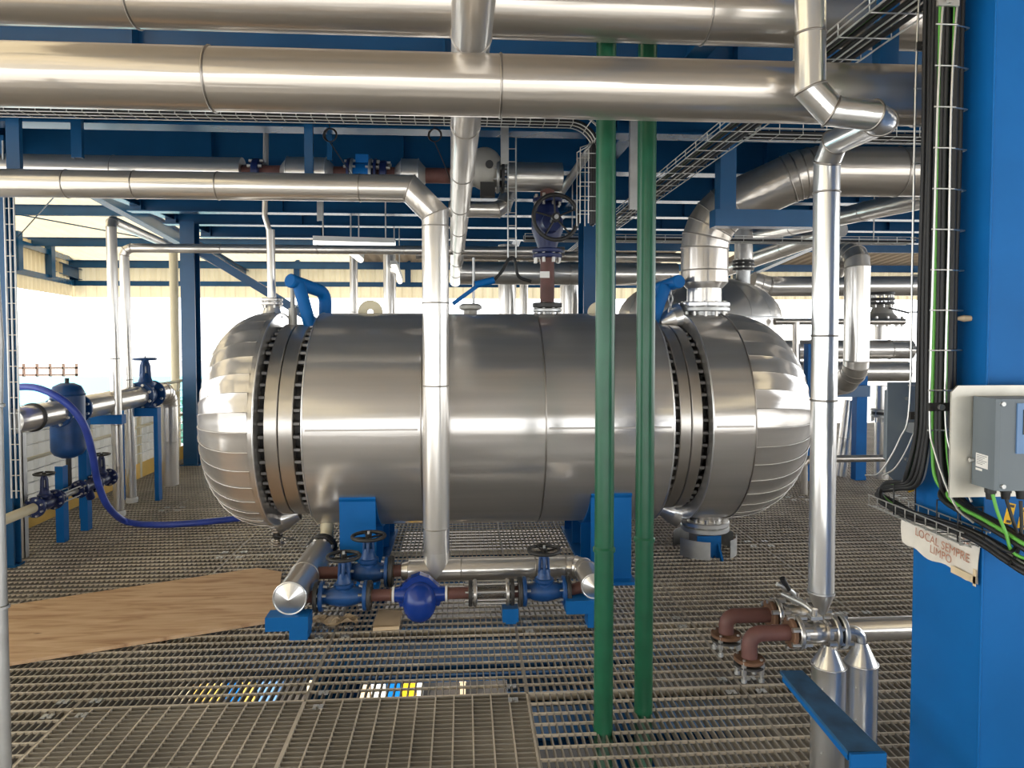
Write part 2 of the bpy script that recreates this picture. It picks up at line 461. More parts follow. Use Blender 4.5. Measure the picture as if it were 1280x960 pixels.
# ================================================================== THE SETTING
# ---- floor: bar gratings on blue joists
fl = MB()
YS = [-0.9, -0.2, 1.2, 2.15, 3.15, 3.87, 5.28, 6.7, 8.1, 9.5, 10.9, 12.3]
XS = [-3.714 + k for k in range(15)]
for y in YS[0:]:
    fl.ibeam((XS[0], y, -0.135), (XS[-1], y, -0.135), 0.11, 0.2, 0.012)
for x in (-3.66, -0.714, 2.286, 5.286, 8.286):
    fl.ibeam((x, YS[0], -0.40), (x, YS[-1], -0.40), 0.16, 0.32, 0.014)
floor = fl.build('floor', 'blue_beam', None, 'open bar-grating floor on blue joists around the big vessel', 'floor', kind='structure', at=(0, 0, 0))
_gr = {}
def grating_mesh(w, h, along_y):
    k = (round(w, 3), round(h, 3), along_y)
    if k in _gr: return _gr[k]
    mb = MB(); g = 0.004
    def strip(x0, x1, y0, y1, z0, z1): mb.bx(x0, x1, y0, y1, z0, z1)
    a, b = (w, h) if along_y else (h, w)        # bearing bars run along b
    def put(u0, u1, v0, v1, z0, z1):
        if along_y: strip(u0, u1, v0, v1, z0, z1)
        else: strip(v0, v1, u0, u1, z0, z1)
    n = int(round((a - 2 * g) / 0.0325))
    for i in range(n + 1):
        u = g + (a - 2 * g) * i / n
        t = 0.0028 if 0 < i < n else 0.004
        put(u - t, u + t, g, b - g, -0.032, 0)
    m = int(round((b - 2 * g) / 0.080))
    for i in range(m + 1):
        v = g + (b - 2 * g) * i / m
        t = 0.0032 if 0 < i < m else 0.004
        put(g, a - g, v - t, v + t, -0.032 if i in (0, m) else -0.011, 0.001)
    me = mb.mesh('grating_panel'); me.materials.append(M['grate']); me.materials.append(M['grate_rod']); _gr[k] = me
    me.polygons.foreach_set('material_index', [0] * (6 * (n + 1)) + [1] * (6 * (m + 1)))
    return me
HOLES = []
for x0, x1 in zip(XS, XS[1:]):
    for y0, y1 in zip(YS, YS[1:]):
        front = (2.0 < y0 < 3.0) and (-1.8 < x0 < 0.2)
        inst('grating_panel', grating_mesh(x1 - x0, y1 - y0, not front), floor, (x0, y0, 0))
# small clips that hold the panels at their corners
clip = MB().bx(-0.022, -0.006, -0.016, 0.016, 0.001, 0.007).bx(0.006, 0.022, -0.016, 0.016, 0.001, 0.007)
clip.cyl((0, 0, 0.001), (0, 0, 0.012), 0.006, 6)
clip_me = clip.mesh('grating_clip'); clip_me.materials.append(M['galv'])
for x in XS[1:11]:
    for y in YS[3:9]:
        for dx in (-0.07, 0.07):
            for dy in (-0.06, 0.06):
                if (round(x * 7 + y * 11 + dx * 40) % 3): inst('grating_clip', clip_me, floor, (x + dx, y + dy, 0))

# ---- level below
lo = MB().bx(-14, 18, -0.5, 30, -4.3, -4.1)  # stretched far back to hide the bright ground under the gratings
lo.build('floor', 'slab_gloom', None, 'floor slab of the storey below, coloured near black for the gloom under the gratings', 'floor', kind='structure')
gd = MB().bx(-120, 120, -60, 200, -6.4, -6.2).build('ground', 'concrete', None, 'pale ground outside far below the deck', 'ground', kind='structure')
for i, (x0, x1, y, z0, z1, lab) in enumerate([(-1.35, 1.2, 6.4, -1.52, -1.02, 'deep blue girder below the grating in front of the vessel'),
                                  (0.3, 1.3, 4.9, -1.25, -0.85, 'short blue girder below the grating under the green pipes')]):
    MB().ibeam((x0, y, (z0 + z1) / 2), (x1, y, (z0 + z1) / 2), 0.2, z1 - z0, 0.02).build('girder', 'blue_beam', None, lab, 'girder', kind='structure')

goods = [(118, 150, 'white', 0.22), (158, 196, 'card', 0.2), (200, 236, 'cream', 0.25), (242, 276, 'yellow', 0.2), (282, 300, 'blue', 0.3), (304, 318, 'yellow', 0.28), (322, 346, 'panel_blue', 0.3),
         (384, 412, 'cream', 0.34), (414, 440, 'tag_yellow', 0.30), (443, 462, 'card', 0.32), (464, 482, 'white', 0.3), (484, 500, 'blue', 0.36), (503, 520, 'tag_yellow', 0.34), (521, 528, 'white', 0.3), (575, 582, 'card', 0.3)]
side = ['far left', 'second from the left', 'third from the left', 'fourth from the left', 'fifth from the left', 'sixth from the left', 'seventh from the left', 'eighth from the left', 'ninth from the left', 'tenth from the left', 'eleventh from the left', 'twelfth from the left', 'thirteenth from the left', 'second from the right', 'far right']
cname = {'white': 'white', 'card': 'brown', 'cream': 'cream', 'yellow': 'ochre', 'blue': 'blue', 'panel_blue': 'pale blue', 'tag_yellow': 'yellow'}
for i, (xa, xb, m, h) in enumerate(goods):
    a, b = G(xa, 877, -4.1), G(xb, 877, -4.1)
    t = thing('storage_crate', cname[m] + ' crate on the storey below, ' + side[i] + ' seen through the grating', 'crate', ((a.x + b.x) / 2, a.y + 0.2, -4.1), 'crates below the grating')
    MB().bx(a.x, b.x, a.y, a.y + 0.4, -4.1, -4.1 + h).build('box', m, t)
    MB().bx(a.x - 0.01, b.x + 0.01, a.y - 0.01, a.y + 0.41, -4.1 + h, -4.1 + h + 0.03).build('lid', m, t)
for i, px_ in enumerate((215, 470)):  # added lamps, out of sight, only to brighten the crates
    c = G(px_, 877, -4.1)
    ld = bpy.data.lights.new('added_lamp_light', 'SPOT'); ld.energy = 1100; ld.spot_size = math.radians(105); ld.spot_blend = 0.6; ld.color = (1, 0.93, 0.82); ld.shadow_soft_size = 0.15
    t = thing('added_lamp', 'added hidden lamp brightening the crates below, ' + ('left one' if i == 0 else 'right one'), 'lamp', (c.x, c.y - 1.6, -2.2))
    MB().box((c.x, c.y - 1.6, -2.14), (0.3, 0.2, 0.1)).build('housing', 'dark_steel', t)
    MB().tube([(c.x, c.y - 1.6, -2.1), (c.x, c.y - 1.6, -0.05)], 0.02, 8).build('drop_rod', 'dark_steel', t)
    lo_ = bpy.data.objects.new('added_lamp_light', ld); COL.objects.link(lo_); lo_.parent = t; lo_.location = (0, 0, -0.02)
    lo_.rotation_euler = V((0, 1.7, -1.8)).to_track_quat('-Z', 'Y').to_euler()

# ---- upper deck seen from below: plate, joists, cross beams, hanger stiffeners
CZ = 3.36
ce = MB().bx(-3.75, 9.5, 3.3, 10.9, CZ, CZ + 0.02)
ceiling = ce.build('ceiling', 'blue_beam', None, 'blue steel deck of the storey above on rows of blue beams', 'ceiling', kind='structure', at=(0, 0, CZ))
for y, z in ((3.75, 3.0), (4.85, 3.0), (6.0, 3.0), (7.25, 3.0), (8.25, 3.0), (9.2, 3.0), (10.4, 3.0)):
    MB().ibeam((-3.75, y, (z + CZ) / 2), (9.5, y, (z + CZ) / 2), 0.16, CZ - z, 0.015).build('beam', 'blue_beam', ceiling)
    for k in range(7):
        x = -3.6 + 1.55 * k + (0.4 if y < 4 else 0)
        MB().bx(x - 0.006, x + 0.006, y - 0.075, y + 0.075, z + 0.015, CZ - 0.015).build('stiffener', 'blue_beam', ceiling)
for x in (-3.68, 1.2, 4.4, 7.6):
    MB().ibeam((x, 3.35, 3.21), (x, 10.9, 3.21), 0.11, 0.29, 0.014).build('cross_beam', 'blue_beam', ceiling)

# ---- roof: cream sheets on blue purlins, gable over everything
RZ = lambda y: 3.38 + (18 - abs(y - 3) - 3) * 0.096 if True else 0
def roofz(y): return 3.38 + (18.0 - y) * 0.096 if y >= 3 else 4.82 - (3 - y) * 0.07
_sh = {}
def sheet(name, p0, du, dv, width, length, pitch, depth, parent, m='cream_sheet'):
    """trapezoid profiled sheet: profile runs along du, ribs along dv"""
    du, dv = V(du).normalized(), V(dv).normalized(); nn = du.cross(dv)
    pr = []; x = 0.0
    while x < width - 1e-6:
        for f, h in ((0.0, 0), (0.32, 0), (0.5, 1), (0.82, 1)):
            if x + f * pitch <= width: pr.append((x + f * pitch, h * depth))
        x += pitch
    pr.append((width, 0))
    A = [V(p0) + du * a + nn * h for a, h in pr]; B = [q + dv * length for q in A]; n = len(A)
    mb = MB().add(A + B, [(i, i + 1, i + 1 + n, i + n) for i in range(n - 1)])
    return mb.build(name, m, parent)
roof = thing('roof', 'cream translucent sheet roof on blue purlins over the hall', 'roof', (0, 3, 4.8), kind='structure')
for i in range(17):
    x = -11.5 + 1.5 * i
    for y0, y1 in ((3, 18.2), (3, -12)):
        a, b = V((x, y0, roofz(y0))), V((x, y1, roofz(y1)))
        if y1 > y0: sheet('roof_sheet', a, X3, b - a, 1.5, (b - a).length, 0.25, 0.035, roof, 'cream_sheet' if x < -4.9 or i % 6 == 5 else 'cream_dimmed')
        else: sheet('roof_sheet', b, X3, a - b, 1.5, (b - a).length, 0.25, 0.035, roof, 'cream_sheet' if x < -4.9 or i % 6 == 5 else 'cream_dimmed')
for y in (-11.5, -9, -6.5, -4, -1.5, 1, 5, 7.5, 10.3, 12.8, 15.3, 17.7):
    MB().ibeam((-11.5, y, roofz(y) - 0.12), (14, y, roofz(y) - 0.12), 0.10, 0.18, 0.012).build('purlin', 'blue_beam', roof)
for x in (-9.4, -5.4, 1.0, 7.0, 12.5):
    for y0, y1 in ((3, 18), (3, -12)):
        MB().ibeam((x, y0, roofz(y0) - 0.33), (x, y1, roofz(y1) - 0.33), 0.15, 0.26, 0.014).build('rafter', 'blue_beam', roof)
for a, b in (((-9.4, 15.3), (-5.4, 10.3)), ((-5.4, 15.3), (-9.4, 10.3))):
    MB().tube([(a[0], a[1], roofz(a[1]) - 0.25), (b[0], b[1], roofz(b[1]) - 0.25)], 0.012, 6).build('tie_rod', 'blue_beam', roof)

# ---- eaves cladding: a hanging strip of cream sheet with blue girts
def eave(name, label, a, b, z0, z1, girts, posts):
    a, b = V(a), V(b); L = (b - a).length; d = (b - a).normalized()
    w = thing(name, label, 'wall', (a.x, a.y, z0), kind='structure')
    k = max(1, round(L / 1.5))
    for i in range(k):
        p = a.lerp(b, i / k); sheet('cladding_sheet', (p.x, p.y, z0), d, Z3, L / k, z1 - z0, 0.25, 0.04, w)
    nn = d.cross(Z3)
    for z in girts:
        MB().bar(V((a.x, a.y, z)) + nn * 0.08, V((b.x, b.y, z)) + nn * 0.08, 0.06, 0.12).build('girt', 'blue_beam', w)
    for i in range(posts + 1):
        p = a.lerp(b, i / posts) + nn * 0.12
        MB().bx(p.x - 0.07, p.x + 0.07, p.y - 0.07, p.y + 0.07, girts[0], z1 + 0.05).build('stub_post', 'blue_beam', w)
    return w
eave('wall_back', 'cream corrugated cladding strip with blue girts under the far eaves', (-9.6, 18, 0), (15, 18, 0), 2.5, 3.40, (2.84, 3.3), 9)
eave('wall_left', 'cream corrugated cladding strip running down the left side eaves', (-6.6, 5, 0), (-9.6, 18, 0), 2.52, 3.55, (2.84, 3.40), 7)
eave('wall_rear', 'cream corrugated cladding strip under the eaves behind the viewer', (14, -12, 0), (-11.5, -12, 0), 2.6, 3.75, (2.9, 3.6), 6)

# ================================================================== THE BIG VESSEL
TY, TZ, TR = 5.15, 1.03, 0.752
def sup(k, a, R, n=2.35):                     # dome profile: k 0..1 from rim to pole
    t = k * PI / 2
    return a * math.sin(t) ** (2 / n), R * math.cos(t) ** (2 / n) if k < 1 else 0.012
def dome(root, x0, sgn, depth, R, n, name='dome_gore', m='clad_tank', c=(TY, TZ)):
    o = V((x0, c[0], c[1])); ax = V((sgn, 0, 0))
    prof = [sup(k / 14, depth, R) for k in range(15)]
    for g in range(n):
        a0, a1 = 2 * PI * g / n, 2 * PI * (g + 1) / n
        mb = MB(); K = 5; vs = []; fs = []
        for t, r in prof:
            for k in range(K + 1):
                a = a0 + (a1 - a0) * k / K
                lift = 0.0055 * (1 - k / K) ** 2 + (0.003 if k == 0 else 0)
                if r < 0.05: lift = 0
                rr = r + lift
                vs.append(o + ax * (t + lift * 0.5) + V((0, math.cos(a) * rr, math.sin(a) * rr)))
        for i in range(len(prof) - 1):
            for k in range(K):
                q = (i * (K + 1) + k, i * (K + 1) + k + 1, (i + 1) * (K + 1) + k + 1, (i + 1) * (K + 1) + k)
                fs.append(q if sgn > 0 else q[::-1])
        mb.add(vs, fs, True)
        # raised standing seam along the first edge
        mb.tube([o + ax * t * 1.003 + V((0, math.cos(a0) * (r + 0.006), math.sin(a0) * (r + 0.006))) for t, r in prof[:-1]], 0.0035, 4, caps=False)
        mb.build(name, m, root)
tank = thing('pressure_vessel', 'large horizontal stainless-clad pressure vessel with domed ends on blue saddles', 'vessel', (0.2, TY, 0))
XL0, XL1, XR0, XR1, XR2 = -1.30, -1.00, 1.34, 1.60, 1.88
ax = X3
def ring(x0, x1, r, name, m, n=96, lip=0.012, rin=None, parent=tank):
    rin = r - 0.10 if rin is None else rin
    return MB().lathe([(x0, rin), (x0, r - lip * 0.4), (x0 + 0.004, r), (x1 - 0.004, r), (x1, r - lip * 0.4), (x1, rin)], (0, TY, TZ), X3, n).build(name, m, parent)
for x0, x1, dr in ((XL1, -0.27, 0.003), (-0.275, 0.52, 0.0), (0.515, XR0, 0.003)):
    s_ = ring(x0, x1, TR + dr, 'shell_sheet', 'clad_tank')
    # lap seam along the sheet, at the height where the photo shows it
    if dr:
        z = 0.012; yy = -math.sqrt((TR + dr) ** 2 - z * z)
        MB().bx(x0 + 0.02, x1 - 0.02, TY + yy - 0.008, TY + yy + 0.01, TZ + z - 0.005, TZ + z + 0.005).build('lap_seam', 'seam', s_)
for x in (-0.27, 0.518):
    MB().torus((x, TY, TZ), X3, TR + 0.004, 0.005, 96, 5).build('seam_band', 'seam', tank)
# dark gaps with the girth flanges between
for x0, x1 in ((XL0, XL1), (XR0, XR1)):
    MB().lathe([(x0, 0), (x0, 0.60), (x1, 0.60), (x1, 0)], (0, TY, TZ), X3, 64).build('body_ring', 'dark_steel', tank)
for f0, f1, f2, f3 in ((-1.255, -1.172, -1.166, -1.075), (1.405, 1.478, 1.484, 1.555)):
    for a, b in ((f0, f1), (f2, f3)):
        fr_ = MB().lathe([(a, 0.58), (a, 0.672), (a + 0.004, 0.676), (b - 0.004, 0.676), (b, 0.672), (b, 0.58)], (0, TY, TZ), X3, 96).build('girth_flange', 'flange_steel', tank)
    for x in (f0 - 0.020, f3 + 0.020):
        bolts(tank, (x, TY, TZ), X3, 0.640, 48, 0.017, 0.040, 'nut_steel')
for x in (XL1 - 0.002, XL0 + 0.002, XR0 + 0.002, XR1 - 0.002):
    MB().torus((x, TY, TZ), X3, TR + 0.002, 0.006, 96, 6).build('edge_bead', 'clad_bright', tank)
# left dome, right channel with dome
MB().lathe([(XL0 - 0.05, TR), (XL0, TR), (XL0, 0.60)], (0, TY, TZ), X3, 96).build('dome_rim', 'clad_tank', tank)
dome(tank, XL0 - 0.03, -1, 0.47, TR, 38)
ring(XR1, XR2, TR, 'channel_sheet', 'clad_tank', lip=0.0)
z = 0.012; yy = -math.sqrt(TR ** 2 - z * z)
MB().bx(XR1 + 0.02, XR2 - 0.02, TY + yy - 0.008, TY + yy + 0.01, TZ + z - 0.005, TZ + z + 0.005).build('lap_seam', 'seam', tank)
MB().torus((XR2, TY, TZ), X3, TR + 0.003, 0.005, 96, 5).build('seam_band', 'seam', tank)
dome(tank, XR2, 1, 0.60, TR, 38)
# wedge-shaped drip plates where the cladding stops above and below the flanges
for x, s, zz in ((XL0 + 0.03, 1, -1), (1.53, -1, -1), (1.53, -1, 1)):
    c = V((x, TY, TZ + zz * (TR - 0.045)))
    MB().lathe([(-0.08, 0.05), (0.02, 0.10), (0.08, 0.115)], c, V((s * -0.9, 0, 0.25 * zz)), 20).build('nozzle_shroud', 'clad_bright', tank)
# saddles
for x0, x1, lab in ((-0.80, -0.57, 'blue left saddle'), (0.83, 1.10, 'blue right saddle')):
    sd = MB()
    xm = (x0 + x1) / 2
    def arcpts(r, a, n=16): return [V((0, TY + r * math.sin(a * (2 * k / n - 1)), TZ - r * math.cos(a * (2 * k / n - 1)))) for k in range(n + 1)]
    wr_ = arcpts(TR + 0.004, 0.95)
    wp = MB()
    for k in range(len(wr_) - 1):
        a, b = wr_[k], wr_[k + 1]
        wp.prism([(x0, a.y, a.z), (x1, a.y, a.z), (x1, b.y, b.z), (x0, b.y, b.z)], V((0, (a.y + b.y - 2 * TY), (a.z + b.z - 2 * TZ))).normalized() * 0.014)
    web = [V((xm - 0.01, TY - 0.62, 0.02)), V((xm - 0.01, TY + 0.62, 0.02))] + [V((xm - 0.01, p.y, p.z)) for p in reversed(arcpts(TR + 0.012, 0.88))]
    w_ = MB().prism(web, (0.02, 0, 0)).build('saddle_web', 'blue', tank, lab)
    wp.build('wear_plate', 'blue', w_)
    MB().bx(x0 - 0.02, x1 + 0.02, TY - 0.68, TY + 0.68, 0.0, 0.02).build('saddle_base', 'blue', w_)
    for yy in (-0.60, -0.2, 0.2, 0.60):
        zt = TZ - math.sqrt(max(0.01, (TR + 0.01) ** 2 - yy * yy))
        MB().bx(x0, x1, TY + yy - 0.009, TY + yy + 0.009, 0.02, zt + 0.01).build('saddle_rib', 'blue', w_)
# cream lifting lugs: round plates with a hole
for x, y, R in ((463, 381, 0.088), (748, 378, 0.08)):
    c = P(x, 386, 5.2); c.z = TZ + TR + 0.012
    n = 28; vs = []; fs = []
    for t in (-0.014, 0.014):
        for r in (R, R * 0.26):
            vs += [c + V((math.cos(2 * PI * k / n) * r, t, math.sin(2 * PI * k / n) * r)) for k in range(n)]
    for k in range(n):
        j = (k + 1) % n
        fs += [(k, j, n + j, n + k), (2 * n + k, 3 * n + k, 3 * n + j, 2 * n + j), (k, 2 * n + k, 2 * n + j, j), (n + k, n + j, 3 * n + j, 3 * n + k)]
    MB().add(vs, fs).build('lifting_lug', 'cream', tank)
# blue davit arms over both girth flanges
def davit(pa, pb, pc, s0, s1, r):
    d = MB().tube(bend([pa, pb, pc], 0.09, 5)[0], r, 16)
    o = d.build('davit_arm', 'blue', tank)
    MB().tube([s0, s1], r * 0.95, 16).build('davit_post', 'blue', o)
    dd = (V(pa) - V(pb)).normalized()
    MB().lathe([(0, r * 1.06), (0.02, r * 1.06), (0.03, r * 0.9), (0.03, 0)], V(pa) - dd * 0.012, dd, 18).build('davit_cap', 'blue', o)
davit(P(364, 351, 5.0), P(407, 366, 5.35), P(406, 404, 5.35), P(373, 354, 5.05), P(388, 408, 5.05), 0.047)
davit(P(848, 352, 5.0), P(815, 363, 5.4), P(814, 400, 5.4), P(832, 357, 5.1), P(814, 408, 5.1), 0.047)

# top left nozzle of the dome with a flange
c = P(340, 392, 5.15); c.z = TZ + TR - 0.03
MB().lathe([(0, 0.075), (0.05, 0.06), (0.09, 0.05)], c, Z3, 20).build('nozzle', 'clad_bright', tank)
flange(tank, c + V((0, 0, 0.10)), Z3, 0.075, 0.022, 'flange_steel', 6, 0.009, 0.06)
flange(tank, c + V((0, 0, 0.128)), Z3, 0.075, 0.022, 'flange_steel', 0)
# bottom right nozzle: flange pair, blue bracket, galvanised collar around the floor opening
bn = P(881, 655, TY)
c = V((bn.x, TY, 0.30))
MB().lathe([(0, 0.12), (-0.10, 0.12)], c, Z3, 28).build('nozzle', 'flange_steel', tank)
flange(tank, (c.x, TY, 0.225), Z3, 0.178, 0.036, 'clad_bright', 12, 0.014, 0.09)
flange(tank, (c.x, TY, 0.182), Z3, 0.178, 0.036, 'galv', 0)
# bottom left drain with a small valve
c = P(347, 662, TY); dx = c.x
MB().cyl((dx, TY, 0.32), (dx, TY, 0.12), 0.022, 12).build('drain_nozzle', 'flange_steel', tank)
for zz in (0.235, 0.215, 0.14, 0.12): flange(tank, (dx, TY, zz), Z3, 0.05, 0.014, 'flange_steel', 4, 0.007, 0.04)
MB().sphere((dx, TY, 0.18), 0.036, 12, 8).build('drain_valve', 'dark_steel', tank)
MB().bar((dx - 0.02, TY - 0.02, 0.185), (dx + 0.14, TY - 0.10, 0.175), 0.016, 0.006).build('drain_lever', 'dark_steel', tank)

# lower right outlet pipe standing under the vessel
t = thing('outlet_pipe', 'short vertical outlet pipe with blue bracket under the vessel right end', 'pipe', (bn.x, TY, -0.3))
MB().lathe([(-0.3, 0.115), (0.16, 0.115)], (bn.x, TY, 0), Z3, 28).build('pipe_body', 'flange_steel', t)
b0 = P(872, 676, TY - 0.14); b1 = P(902, 678, TY - 0.14)
MB().prism([(b0.x, TY - 0.12, 0.15), (b1.x, TY - 0.12, 0.15), (b1.x, TY - 0.12, -0.03), (b0.x, TY - 0.12, -0.03)], (0, -0.014, 0)).build('bracket_plate', 'blue', t)
MB().prism([(b1.x - 0.03, TY - 0.13, 0.10), (b1.x - 0.03, TY - 0.25, -0.02), (b1.x - 0.03, TY - 0.13, -0.02)], (0.014, 0, 0)).build('bracket_gusset', 'blue', t)
col = thing('floor_collar', 'galvanised half-round kick collar around the outlet pipe floor opening', 'collar', (bn.x, TY, 0))
for a0, a1 in ((PI * 1.12, PI * 1.45), (PI * 1.68, PI * 1.95), (0.1, PI * 0.9)):
    MB().lathe([(0, 0.232), (0.13, 0.232), (0.13, 0.228), (0, 0.228)], (bn.x, TY, 0), Z3, 16, a0=a0, a1=a1, ref=X3).build('collar_plate', 'galv', col)

# ================================================================== OVERHEAD PIPES
def hor(xa, xb, yc, Y, dY=0.0):
    a = P(xa, yc, Y); return a
# the two big pipes along the top edge
a = P(640, 108, 2.45); zB = a.z
pipe('overhead_pipe', 'fat silver pipe crossing the whole top, in front of the green pipes', 'pipe',
     [V((-2.6, 2.45, zB)), V((2.1, 2.45, zB))], 0.104, 'clad_warm', jlist={0: [0.115, 0.375, 0.58, 0.90]}, bead_r=0.0035)
a = P(640, 10, 2.72); zA = a.z
pipe('overhead_pipe', 'topmost silver pipe at the upper photo edge, higher than the fat one', 'pipe',
     [V((-3.0, 2.72, zA)), V((2.8, 2.72, zA))], 0.112, 'clad_warm', jlist={0: [0.31, 0.678]}, bead_r=0.0035)
# pipe running away from the viewer
p0, p1 = P(598, -90, 1.95), P(569, 352, 9.6)
d = (p1 - p0)
pipe('receding_pipe', 'slim silver pipe running straight away overhead between the top pipes', 'pipe',
     [p0, p1], 0.072, 'clad', jlist={0: [0.08, 0.20, 0.31, 0.42, 0.53, 0.64, 0.76, 0.88]}, bead_r=0.003)
# pipe that comes from the left, turns down in front of the vessel
yC = 4.2
a = P(300, 233, yC); b = P(544, 236, yC); c = P(540, 690, yC)
zc = (a.z + b.z) / 2 + 0.0
LZ = 0.225
pc = [V((-3.2, yC, zc)), V((b.x, yC, zc)), V((b.x, yC, 0.34))]
tC = pipe('down_pipe', 'silver pipe from the left that turns straight down before the vessel', 'pipe',
     pc, 0.079, 'clad', elbow=0.15, en=1, jlist={0: [0.33, 0.46, 0.62, 0.90], 2: [0.035, 0.26, 0.505, 0.93]}, bead_r=0.003, cap=(True, False))
n = 32; A = [V((b.x + math.cos(2 * PI * k / n) * 0.079, yC + math.sin(2 * PI * k / n) * 0.079, 0.34)) for k in range(n)]
B = [V((p.x, p.y, 0.192 + abs(p.x - b.x) * 1.25)) for p in A]
MB().add(A + B, [(k + n, (k + 1) % n + n, (k + 1) % n, k) for k in range(n)], True).build('saddle_piece', 'clad', tC)
# green pipes
for (x, y, lab) in ((754, 912, 'left one of two upright green pipes, nearer the viewer'), (804, 889, 'right one of two upright green pipes, slightly further back')):
    g = G(x, y)
    t = thing('green_pipe', lab, 'pipe', g, 'upright green pipes')
    MB().tube([(g.x, g.y, -0.35), (g.x, g.y, CZ - 0.02)], 0.0395, 28).build('pipe_body', 'green', t)
    MB().lathe([(0, 0.040), (0, 0.046), (0.012, 0.046), (0.02, 0.040)], (g.x, g.y, 0.75), Z3, 24).build('weld_bead', 'green', t)
    MB().bx(g.x - 0.09, g.x + 0.09, g.y - 0.02, g.y + 0.16, -0.30, -0.29).build('guide_plate', 'blue', t)
# silver pipe at the right with the sideways jog
D1 = P(1013, -60, 2.24); D2 = P(1013, 137, 2.24); D3 = P(1112, 146, 2.20); D4 = P(1034, 182, 2.62); D5 = P(1038, 738, 2.62)
D5.x = D4.x + 0.004; D5.y = D4.y
tD = pipe('jogged_pipe', 'polished silver pipe with a sideways jog that drops beside the blue column', 'pipe',
     [D1, D2, D3, D4, D5], 0.0475, 'clad_bright', elbow=[0.075, 0.05, 0.06], en=1, jlist={0: [0.60], 6: [0.07, 0.40, 0.55]}, bead_r=0.003, cap=(True, True))
MB().lathe([(0, 0.051), (0.006, 0.051), (0.095, 0.016), (0.11, 0.016)], D5, (0, 0, -1), 28).build('end_cone', 'clad_bright', tD)

# ================================================================== LOW PIPEWORK BEFORE THE VESSEL
HX, HZ, HR = P(361, 748, 3.8).x, 0.215, 0.086
t = thing('condensate_header', 'short fat silver pipe with pointed metal end cap on the floor, near the plywood', 'pipe', (HX, 3.8, 0.13))
pipe_parts(t, [V((HX, 3.82, HZ)), V((HX, 4.62, HZ))], HR, 'clad', jlist={0: [0.42]}, cap=(False, True), bead_r=0.003)
def star_cap(root, c, ax, R, m='clad_bright', n=8):
    a, u, w = frame(ax); tip = V(c) + a * 0.03; c = V(c)
    for k in range(n):
        q = [c + (u * math.cos(2 * PI * (k + j / 4) / n + 0.3) + w * math.sin(2 * PI * (k + j / 4) / n + 0.3)) * R for j in range(5)]
        mb = MB().add([tip] + q, [(0, j + 1, j + 2) for j in range(4)])
        mb.build('cap_gore', m, root)
    MB().torus(c, a, R, 0.005, 32, 6).build('cap_rim', m, root)
star_cap(t, (HX, 3.82, HZ), (0, -1, 0), HR + 0.002)
MB().lathe([(0, 0.03), (0, HR), (0.05, 0.05), (0.05, 0.03)], (HX, 4.62, HZ), Y3, 24).build('end_ring', 'clad', t)
for y in (4.66, 4.70): flange(t, (HX, y, HZ), Y3, 0.098, 0.03, 'dark_steel', 8 if y < 4.68 else 0, 0.012, 0.10)
MB().tube(bend([(HX, 4.70, HZ), (HX, 4.86, HZ), (HX, 4.86, 0.36)], 0.09, 6)[0], 0.045, 16).build('riser', 'cream', t)

RX = P(743, 744, 3.85).x
t = thing('condensate_header', 'long low silver pipe before the vessel, bent toward the viewer at the green pipes', 'pipe', (0, 4.2, 0.15))
XE = P(511, 713, 4.2).x
pipe_parts(t, [V((XE, 4.2, LZ)), V((RX, 4.2, LZ)), V((RX, 3.86, LZ))], 0.067, 'clad', elbow=0.11, en=3, jlist={0: [0.33, 0.80]}, bead_r=0.003, cap=(True, False))
star_cap(t, (RX, 3.86, LZ), (0, -1, 0), 0.07)

BL = 'rusty red-brown pipe piece '
def redpipe(a, b, r, lab):
    t = thing('primer_pipe', lab, 'pipe', a, 'short red-brown pipe pieces')
    MB().tube([a, b], r, 18).build('pipe_body', 'primer', t)
    for q in (a, b):
        d = (V(b) - V(a)).normalized()
        MB().lathe([(-0.005, r), (0, r * 1.08), (0.005, r)], q, d, 18).build('weld_bead', 'rust', t)
FY, FZ = 3.95, 0.172
def fx(x, Y=FY): return P(x, 745, Y).x
# front line: valve, trap, sight glass, valve
redpipe(V((HX + HR - 0.02, FY, FZ)), V((fx(398), FY, FZ)), 0.033, 'short red-brown pipe stub between the capped header and the first blue valve')
valve('globe_valve', 'blue globe valve nearest the plywood, black handwheel on top', (fx(430), FY, FZ), X3, Z3, fx(459) - fx(399), 0.083, 'blue_valve', group='blue globe valves on the floor pipework', H=0.225, wr=0.088, fm='blue_valve')
for x in (fx(399) - 0.013, fx(459) + 0.013):
    t = thing('pipe_flange', 'dark bolted flange on the %s side of the plywood-side blue valve' % ('left' if x < fx(430) else 'right'), 'flange', (x, FY, FZ))
    flange(t, (x, FY, FZ), X3, 0.083, 0.024, 'dark_steel', 0)
redpipe(V((fx(459) + 0.025, FY, FZ)), V((fx(489), FY, FZ)), 0.033, 'red-brown pipe between the first blue valve and the round blue trap')
